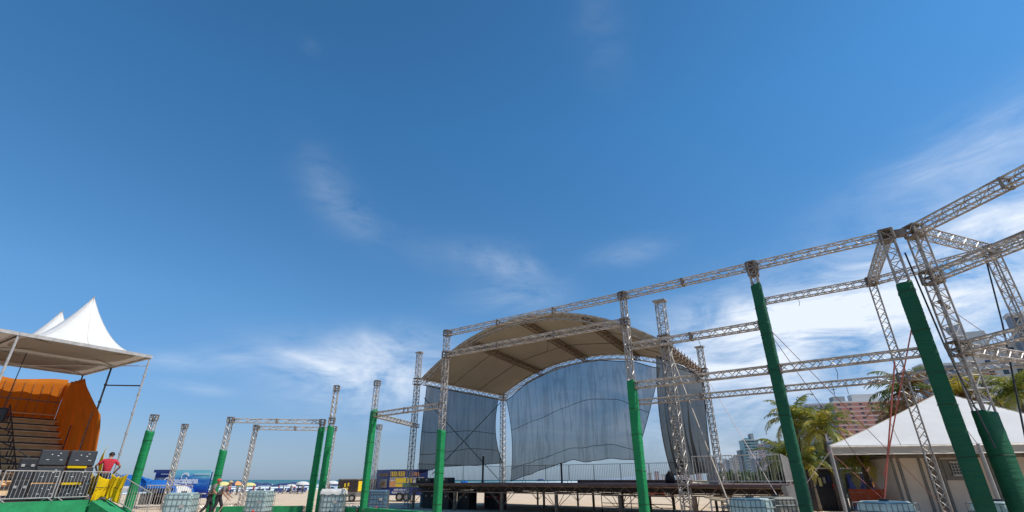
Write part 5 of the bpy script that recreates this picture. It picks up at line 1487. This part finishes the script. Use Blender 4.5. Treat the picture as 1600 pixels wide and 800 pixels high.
# orange hoarding, dark fence, people-high clutter left of the cabins
tag(MB().bar(V((gx(1322, 25), 25, .88)), V((gx(1382, 24.4), 24.4, .88)), .05, .66).build('orange_hoarding', 'orangefence'), 'orange hoarding board under the tent left of the cabins', 'hoarding')
railing(V((gx(1310, 24), 24, 0)), V((gx(1350, 23.7), 23.7, 0)), 1.1, 'dark slatted fence panel under the left corner of the tent', 'rust', group='dark fences by the palms')
railing(V((gx(1268, 27), 27, 0)), V((gx(1300, 26.6), 26.6, 0)), 1.25, 'dark fence panel between the green post and the tent leg', 'blackpaint', group='dark fences by the palms')
railing(V((gx(1228, 27.6), 27.6, 0)), V((gx(1266, 27), 27, 0)), 1.2, 'dark fence panel behind the grey end leg of the stage', 'blackpaint', group='dark fences by the palms')
def hut(px0, px1, Y, z0, z1, m, name, label, cat='stall', dpt=2):
    a = V((gx(px0, Y), Y, 0)); b_ = V((gx(px1, Y), Y, 0)); c = [a, b_, b_ + V((1, dpt, 0)), a + V((1, dpt, 0))]
    t = empty(name, (a + b_) / 2, label, cat)
    MB().loft([[V((p.x, p.y, z0)) for p in c], [V((p.x, p.y, z1)) for p in c]]).build('body', m, t)
    rr = random.Random(int(px0))
    for k in range(7):
        q = a.lerp(b_, .08 + .14 * k)
        MB().box(q + V((0, -.04, z1 - .45 - rr.uniform(0, .5))), (b_.x - a.x) * rr.uniform(.04, .1), .05, rr.uniform(.15, .45), rr.uniform(-.2, .2)).build('hanging_item', rr.choice(['fyellow', 'forange', 'conc', 'navy', 'redp', 'fgreen', 'tan']), t)
    MB().box((a + b_) / 2 + V((.4, dpt / 2 - .2, z1 + .05)), (b_.x - a.x) + .6, dpt + .6, .07).build('roof', 'galv', t)
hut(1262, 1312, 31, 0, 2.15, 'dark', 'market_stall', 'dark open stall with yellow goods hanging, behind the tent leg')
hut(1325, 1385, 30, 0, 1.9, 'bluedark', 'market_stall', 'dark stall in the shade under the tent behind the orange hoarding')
strip('lawn_strip', -15, -16, 20, 30, .03, 'grassm')  # narrow ground strip in the lawn colour

# ------------------------------------------------------------------ palms and trees
def palm(x, y, h, label, seed, nf=20, fl=3.0, lm='leaf', lm2=None, lean=(0, 0), leaf=26, group='coconut palms along the sea front', droop=1.0, z0=0.0, tr=.135, lw=.042):
    rnd = random.Random(seed)
    t = empty('palm_tree', (x, y, z0), label, 'palm tree', group)
    top = V((x + lean[0], y + lean[1], z0 + h))
    pts = []; rs = []
    for k in range(13):
        q = k / 12; pts.append(V((x, y, z0)).lerp(top, q) + V((lean[0] * .3 * math.sin(q * math.pi), 0, 0))); rs.append(tr * (1.25 - .6 * q) * (1 + .06 * (k % 2)))
    MB().tube(pts, rs, 9).build('trunk', 'trunk', t, smooth=True)
    cr = {lm: MB()}
    if lm2: cr[lm2] = MB()
    stems = MB()
    for i in range(nf):
        az_ = i * 2.399 + rnd.uniform(-.25, .25); q = i / nf
        el0 = R(78) - R(95) * q + rnd.uniform(-.12, .12)
        L = fl * rnd.uniform(.82, 1.1) * (1 - .12 * abs(q - .5))
        d = V((math.cos(az_), math.sin(az_), 0)); p = top.copy(); ang = el0; seg = 12; path = [p.copy()]
        bend = rnd.uniform(.9, 1.25) * droop
        for k in range(seg):
            ang -= R(10.5) * bend * (.25 + 1.0 * k / seg)
            ang = max(ang, R(-86))
            p = p + (d * math.cos(ang) + V((0, 0, math.sin(ang)))) * (L / seg); path.append(p.copy())
        stems.tube(path, [.026 - .02 * k / seg for k in range(seg + 1)], 4)
        key = lm2 if (lm2 and (q > .68 or rnd.random() < .22)) else lm
        side = d.cross(V((0, 0, 1)))
        for k in range(leaf):
            w = .10 + .90 * k / leaf
            f_ = w * seg; j = min(int(f_), seg - 1); pp = path[j].lerp(path[j + 1], f_ - j); tg = (path[j + 1] - path[j]).normalized()
            nup = side.cross(tg).normalized()
            ll = .66 * fl / 3 * (math.sin(min(1, w * 1.12) * math.pi * .80 + .35)) * rnd.uniform(.8, 1.1)
            for s_ in (-1, 1):
                dr = (side * s_ * .85 + tg * .62 + nup * rnd.uniform(-.15, .35) - V((0, 0, .22 + .35 * rnd.random()))).normalized()
                wd = tg * (lw * fl / 3 * rnd.uniform(.8, 1.3))
                m1 = pp + dr * ll * .55; tip = pp + dr * ll - V((0, 0, .14 * ll))
                cr[key].quad(pp - wd * .6, pp + wd * .6, m1 + wd, m1 - wd); cr[key].quad(m1 - wd, m1 + wd, tip)
    for key, b_ in cr.items():
        if b_.v: b_.build('crown', key, t)
    stems.build('frond_stems', lm2 or lm, t)
    nuts = MB()
    for i in range(7):
        a = i * .9; c = top + V((math.cos(a) * .2, math.sin(a) * .2, -.22 - .05 * (i % 2)))
        nuts.loft([[c + V((math.cos(q) * r_, math.sin(q) * r_, z)) for q in [j * math.pi / 3 for j in range(6)]] for r_, z in ((.03, -.13), (.10, -.05), (.10, .05), (.03, .12))])
    nuts.build('coconuts', 'leaf_y', t, smooth=True)
    return t
def P_at(px, py, Y): p = at(px, py, Y); return p
p = P_at(1238, 655, 33); palm(p.x, p.y, p.z, 'coconut palm half hidden behind the tall green post, its left fronds against the sky', 1, fl=2.5, nf=24, lm2='leaf_y', lean=(.1, 0))
p = P_at(1283, 668, 31); palm(p.x, p.y, p.z, 'coconut palm between the green post and the red apartment block', 2, fl=2.7, nf=24, lm2='leaf_y')
p = P_at(1226, 715, 36); palm(p.x, p.y, p.z, 'low dense palm right behind the end of the stage wing', 3, fl=2.6, nf=24)
p = P_at(1345, 716, 25.5); palm(p.x, p.y, p.z, 'short palm with drooping fronds under the tent edge by the orange hoarding', 4, fl=2.1, nf=20, lm2='leaf_y', droop=1.2)
p = P_at(1418, 612, 31); palm(p.x, p.y, p.z, 'dark palm rising behind the left slope of the white tent', 5, fl=2.9, nf=26, lm='leaf', lm2='leaf_b')
p = P_at(1398, 652, 33); palm(p.x, p.y, p.z, 'palm farthest left behind the white tent, before the red apartment block', 6, fl=2.0, nf=20, lm2='leaf_b')
p = P_at(1503, 618, 30); palm(p.x, p.y, p.z, 'yellowing palm behind the peak of the white tent', 7, fl=2.5, nf=24, lm='leaf_y', lm2='leaf_b')
p = P_at(1588, 614, 28); palm(p.x, p.y, p.z, 'bright green palm at the right edge behind the tent', 8, fl=2.5, nf=26, lm='leaf', lm2='leaf_y')
p = P_at(1545, 655, 31); palm(p.x, p.y, p.z, 'low palm between the two right hand palms behind the tent', 9, fl=2.2, nf=20, lm2='leaf_b')
p = P_at(1262, 722, 30.5); palm(p.x, p.y, p.z, 'small palm low between the green post and the tent leg', 10, fl=1.9, nf=18, lm2='leaf_y')
# row of small far palms and trees along the avenue
def bush(x, y, r, h, label, seed, m='bush', group='leafy trees on the sea front', n=900, trunk=True, leaf=.16):
    rnd = random.Random(seed); t = empty('leafy_tree', (x, y, 0), label, 'tree', group)
    b_ = MB(); lobes = [(V((rnd.uniform(-.6, .6) * r, rnd.uniform(-.6, .6) * r, h * rnd.uniform(.55, .85))), r * rnd.uniform(.35, .6)) for _ in range(9)]
    for i in range(n):
        c, lr = lobes[i % 9]
        d = V((rnd.gauss(0, 1), rnd.gauss(0, 1), rnd.gauss(0, 1))).normalized() * lr * rnd.uniform(.55, 1.08)
        p_ = V((x, y, 0)) + c + d
        a = V((rnd.gauss(0, 1), rnd.gauss(0, 1), rnd.gauss(0, 1))).normalized(); e_ = a.cross(V((rnd.gauss(0, 1), rnd.gauss(0, 1), 1))).normalized(); k = leaf * rnd.uniform(.6, 1.4)
        b_.quad(p_ - a * k, p_ + e_ * k * .5, p_ + a * k, p_ - e_ * k * .5)
    b_.build('crown', m, t)
    MB().tube([(x, y, 0), (x + .05 * r, y, h * .4), (x, y, h * .75)], [.05 * h, .035 * h, .015 * h], 7).build('trunk', 'trunk', t)
    return t
bush(gx(1240, 40), 40, 1.8, 2.6, 'dark leafy tree low behind the green post by the palms', 21, n=1500, leaf=.2)
bush(gx(1300, 37), 37, 1.8, 2.6, 'dark leafy tree behind the stall under the tent', 22, n=1500, leaf=.2)
bush(gx(1270, 44), 44, 2.8, 4.2, 'leafy tree below the grey apartment block', 23, n=1500, leaf=.2)
rnd = random.Random(5)
far = [(1118, 150), (1128, 135), (1140, 120), (1149, 150), (1158, 105), (1168, 140), (1177, 95), (1186, 110), (1196, 85), (1206, 95), (1213, 72)]
tnames = 'far leafy tree of the avenue row seen through the rails of the stage wing'
for i, (px_, Y_) in enumerate(far):
    bush(gx(px_, Y_), Y_, 2.2, 1.1 + .012 * Y_ * (1 + .25 * (i % 3)), tnames, 40 + i, 'bush', group='far avenue trees behind the stage wing', n=420, leaf=.38)

# ------------------------------------------------------------------ city
MT['w_white'] = mat('white_render', (.62, .62, .60), .8, 0, .1, .05)
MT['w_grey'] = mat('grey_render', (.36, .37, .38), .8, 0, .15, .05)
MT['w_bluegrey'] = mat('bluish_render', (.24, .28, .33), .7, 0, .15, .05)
MT['w_brick'] = mat('salmon_tile', (.60, .28, .21), .75, 0, .1, .1)
MT['w_teal'] = mat('teal_glass', (.16, .36, .36), .35, 0, .2, .05)
MT['w_pink'] = mat('pinkish_render', (.46, .38, .38), .8, 0, .1, .05)
MT['w_cream'] = mat('cream_render', (.58, .53, .46), .8, 0, .1, .05)
MT['winglass'] = mat('window_glass', (.05, .07, .09), .2)
MT['win_mid'] = mat('mid_grey_window', (.15, .17, .19), .4)  # lighter grey panes mixed in among the dark ones
wincache = {}
def win_mesh(w, h, m):
    k = (round(w, 2), round(h, 2), m)
    if k not in wincache:
        me = bpy.data.meshes.new('window')
        b = MB().box((0, 0, 0), w, .12, h)
        me.from_pydata([tuple(v) for v in b.v], [], b.f); me.materials.append(MT[m]); wincache[k] = me
    return wincache[k]
def building(px0, px1, pytop, Y, m, label, storeys=None, bays=5, dpt=18, wm='winglass', yawk=.25, slab=None, side_px=None, roofbox=None, wf=(.45, .42), z0=0, maxw=96, balc=False, sm=None):
    """front face between two sight lines at distance Y, its top where the photo shows it; side face turned by yawk"""
    ptop = at((px0 + px1) / 2, pytop, Y); H = ptop.z
    # faces run up the sight lines' true verticals
    def vx(px):  # horizontal position of a vertical edge seen at px on the roof line
        q = at(px, pytop, Y); return q.x
    a = V((vx(px0), Y, z0)); b_ = V((vx(px1), Y + (vx(px1) - vx(px0)) * -yawk, z0)); d = (b_ - a); L = d.length; d /= L; n_ = V((d.y, -d.x, 0))
    t = empty('apartment_building', (a + b_) / 2, label, 'building', 'buildings of the sea front')
    bk = -n_ * dpt; c = [a, b_, b_ + bk, a + bk]
    MB().loft([[V((p.x, p.y, z0)) for p in c], [V((p.x, p.y, H)) for p in c]]).build('wall', m, t)
    MB().loft([[V((p.x, p.y, H + .01)) for p in [a + n_ * .4 - d * .4, b_ + n_ * .4 + d * .4, b_ + bk + d * .4, a + bk - d * .4]], [V((p.x, p.y, H + H * .018)) for p in [a + n_ * .4 - d * .4, b_ + n_ * .4 + d * .4, b_ + bk + d * .4, a + bk - d * .4]]]).build('roof', 'w_white', t)
    st = storeys or max(3, int(H / 3)); sh = H / st
    yaw = math.atan2(d.y, d.x); off = wloc(t)
    vis0 = max(0, st - maxw // bays)
    for k in range(vis0, st):
        for j in range(bays):
            o = bpy.data.objects.new('window', win_mesh(L / bays * wf[0], sh * wf[1], wm if (k * 7 + j * 3) % 5 else 'win_mid')); col.objects.link(o); o.parent = t
            o.location = a + d * (L * (j + .5) / bays) + n_ * .03 + V((0, 0, sh * (k + .55) - z0 + z0)) - off; o.rotation_euler = (0, 0, yaw)
    if slab:
        for k in range(vis0, st + 1):
            MB().bar(a + n_ * .1 + V((0, 0, sh * k - .05)), b_ + n_ * .1 + V((0, 0, sh * k - .05)), .35, sh * .12).build('floor_band', slab, t)
    # left side face: dark balconies / windows
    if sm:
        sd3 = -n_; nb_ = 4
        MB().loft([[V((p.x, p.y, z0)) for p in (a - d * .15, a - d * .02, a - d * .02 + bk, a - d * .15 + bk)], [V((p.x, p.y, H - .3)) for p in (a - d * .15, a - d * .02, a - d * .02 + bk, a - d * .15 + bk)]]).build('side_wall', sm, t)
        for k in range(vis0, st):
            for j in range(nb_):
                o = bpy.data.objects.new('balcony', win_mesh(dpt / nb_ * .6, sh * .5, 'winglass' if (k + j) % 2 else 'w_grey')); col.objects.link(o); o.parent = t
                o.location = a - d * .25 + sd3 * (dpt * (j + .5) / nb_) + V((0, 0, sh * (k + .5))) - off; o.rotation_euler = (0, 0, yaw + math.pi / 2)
    if roofbox:
        for (s0, s1, hh, mm) in roofbox:
            q = a + d * L * (s0 + s1) / 2 + bk * .4
            MB().box(q + V((0, 0, H * 1.018 + hh / 2)), L * (s1 - s0), dpt * .5, hh, yaw).build('roof_house', mm, t)
    return t, a, b_, H, d, n_
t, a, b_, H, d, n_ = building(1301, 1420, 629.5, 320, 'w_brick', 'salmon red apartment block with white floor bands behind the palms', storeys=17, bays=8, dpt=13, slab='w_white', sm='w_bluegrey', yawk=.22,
         roofbox=[(.03, .17, 3.2, 'w_grey'), (.25, .56, 4.2, 'w_white')], wf=(.28, .38))
# antennas on it
an = MB(); q = a + d * 6 + V((0, 6, H + 6))
an.tube([q, q + V((0, 0, 9))], .25, 4); an.tube([q + V((-1.5, 0, 3)), q + V((1.5, 0, 3))], .2, 4); an.tube([q + V((9, 0, 0)), q + V((9, 0, 8))], .2, 4); an.tube([q + V((7.6, 0, 6)), q + V((10.4, 0, 6))], .2, 4)
an.build('antenna', 'blackpaint', t)
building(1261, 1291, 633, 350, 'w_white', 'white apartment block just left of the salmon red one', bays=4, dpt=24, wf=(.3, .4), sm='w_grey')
building(1237, 1262, 642, 385, 'w_bluegrey', 'dark blue-grey gridded apartment block left of the white one', bays=6, dpt=30, slab='w_grey', wf=(.6, .5))
building(1225, 1262, 690, 260, 'w_grey', 'grey block low behind the tall green post', bays=6, dpt=24, wf=(.5, .4))
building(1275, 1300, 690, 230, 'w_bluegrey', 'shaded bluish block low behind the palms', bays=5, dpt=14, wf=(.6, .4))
building(1161, 1182, 688, 620, 'w_teal', 'teal glass tower with rooftop mast, tallest above the stage wing rail', bays=4, dpt=30, slab='w_white', wf=(.8, .4), roofbox=[(.6, .8, 7, 'w_grey'), (.2, .5, 2, 'w_teal')])
building(1172, 1183, 705, 520, 'w_white', 'slim white tower in front of the teal one', bays=2, dpt=12, wf=(.3, .4))
building(1188, 1203, 694, 560, 'w_pink', 'pinkish tower with a small turret right of the teal tower', bays=3, dpt=20, wf=(.4, .4), roofbox=[(.3, .7, 5, 'w_white')])
building(1200, 1212, 690, 470, 'w_grey', 'grey tower behind the palm fronds above the wing rail', bays=3, dpt=20, wf=(.4, .4))
building(1204, 1215, 702, 380, 'w_cream', 'cream tower beside the leftmost palm', bays=2, dpt=14, wf=(.35, .4))
for i, (x0, x1, yt, Y_, mm, lb) in enumerate(((1124, 1130, 724, 900, 'w_grey', 'tiny grey block farthest left in the skyline'), (1131, 1136, 717, 880, 'w_white', 'tiny white block, second from the left in the skyline'),
        (1136, 1141, 719, 820, 'w_bluegrey', 'tiny bluish block, third from the left in the skyline'), (1142, 1148, 716, 760, 'w_white', 'tiny white slab block, fourth from the left in the skyline'), (1149, 1155, 712, 700, 'w_cream', 'tiny cream block left of the teal tower'),
        (1155, 1161, 704, 640, 'w_grey', 'narrow grey block touching the left of the teal tower'), (1178, 1187, 716, 480, 'w_bluegrey', 'bluish block between the white and pinkish towers'), (1104, 1112, 733, 1000, 'w_white', 'lowest white block at the foot of the rear stage tower'),
        (1113, 1121, 730, 950, 'w_cream', 'low cream block beside the rear stage tower'))):
    building(x0, x1, yt, Y_, mm, lb, bays=2 if i else 3, dpt=20, wf=(.4, .4))
# hazy row far along the bay
for i in range(9):
    px0 = 1000 + i * 11; building(px0, px0 + 7, 741 - (i % 3) * 2.2, 1700, 'w_white' if i % 2 else 'w_pink', f'{["first", "second", "third", "fourth", "fifth", "sixth", "seventh", "eighth", "ninth"][i]} pale block from the left on the far shore of the bay', bays=2, storeys=6, dpt=30, wf=(.4, .4))
# right side: white block with a tank, behind the lattice
t, a, b_, H, d, n_ = building(1503, 1575, 545, 150, 'w_white', 'white apartment block with a round water tank on the roof, behind the lattice corner', bays=5, dpt=6, yawk=.5, slab='w_white', wf=(.4, .4), storeys=12, roofbox=[(-.02, .45, 4.5, 'w_white')])
tk = MB(); q = a + d * (b_ - a).length * .32 + V((0, 7, H + 6.3)); tk.tube([q, q + V((0, 0, 2.2))], 2.2, 16); tk.build('water_tank', 'w_grey', t)
building(1576, 1660, 494, 140, 'w_bluegrey', 'dark bluish apartment block cut off by the right edge', bays=6, dpt=4, yawk=.6, slab='w_grey', wf=(.6, .45), storeys=13)
building(1440, 1500, 572, 170, 'w_bluegrey', 'blue-grey block seen between the green post and the lattice corner post', bays=6, dpt=6, slab='w_white', wf=(.6, .4))
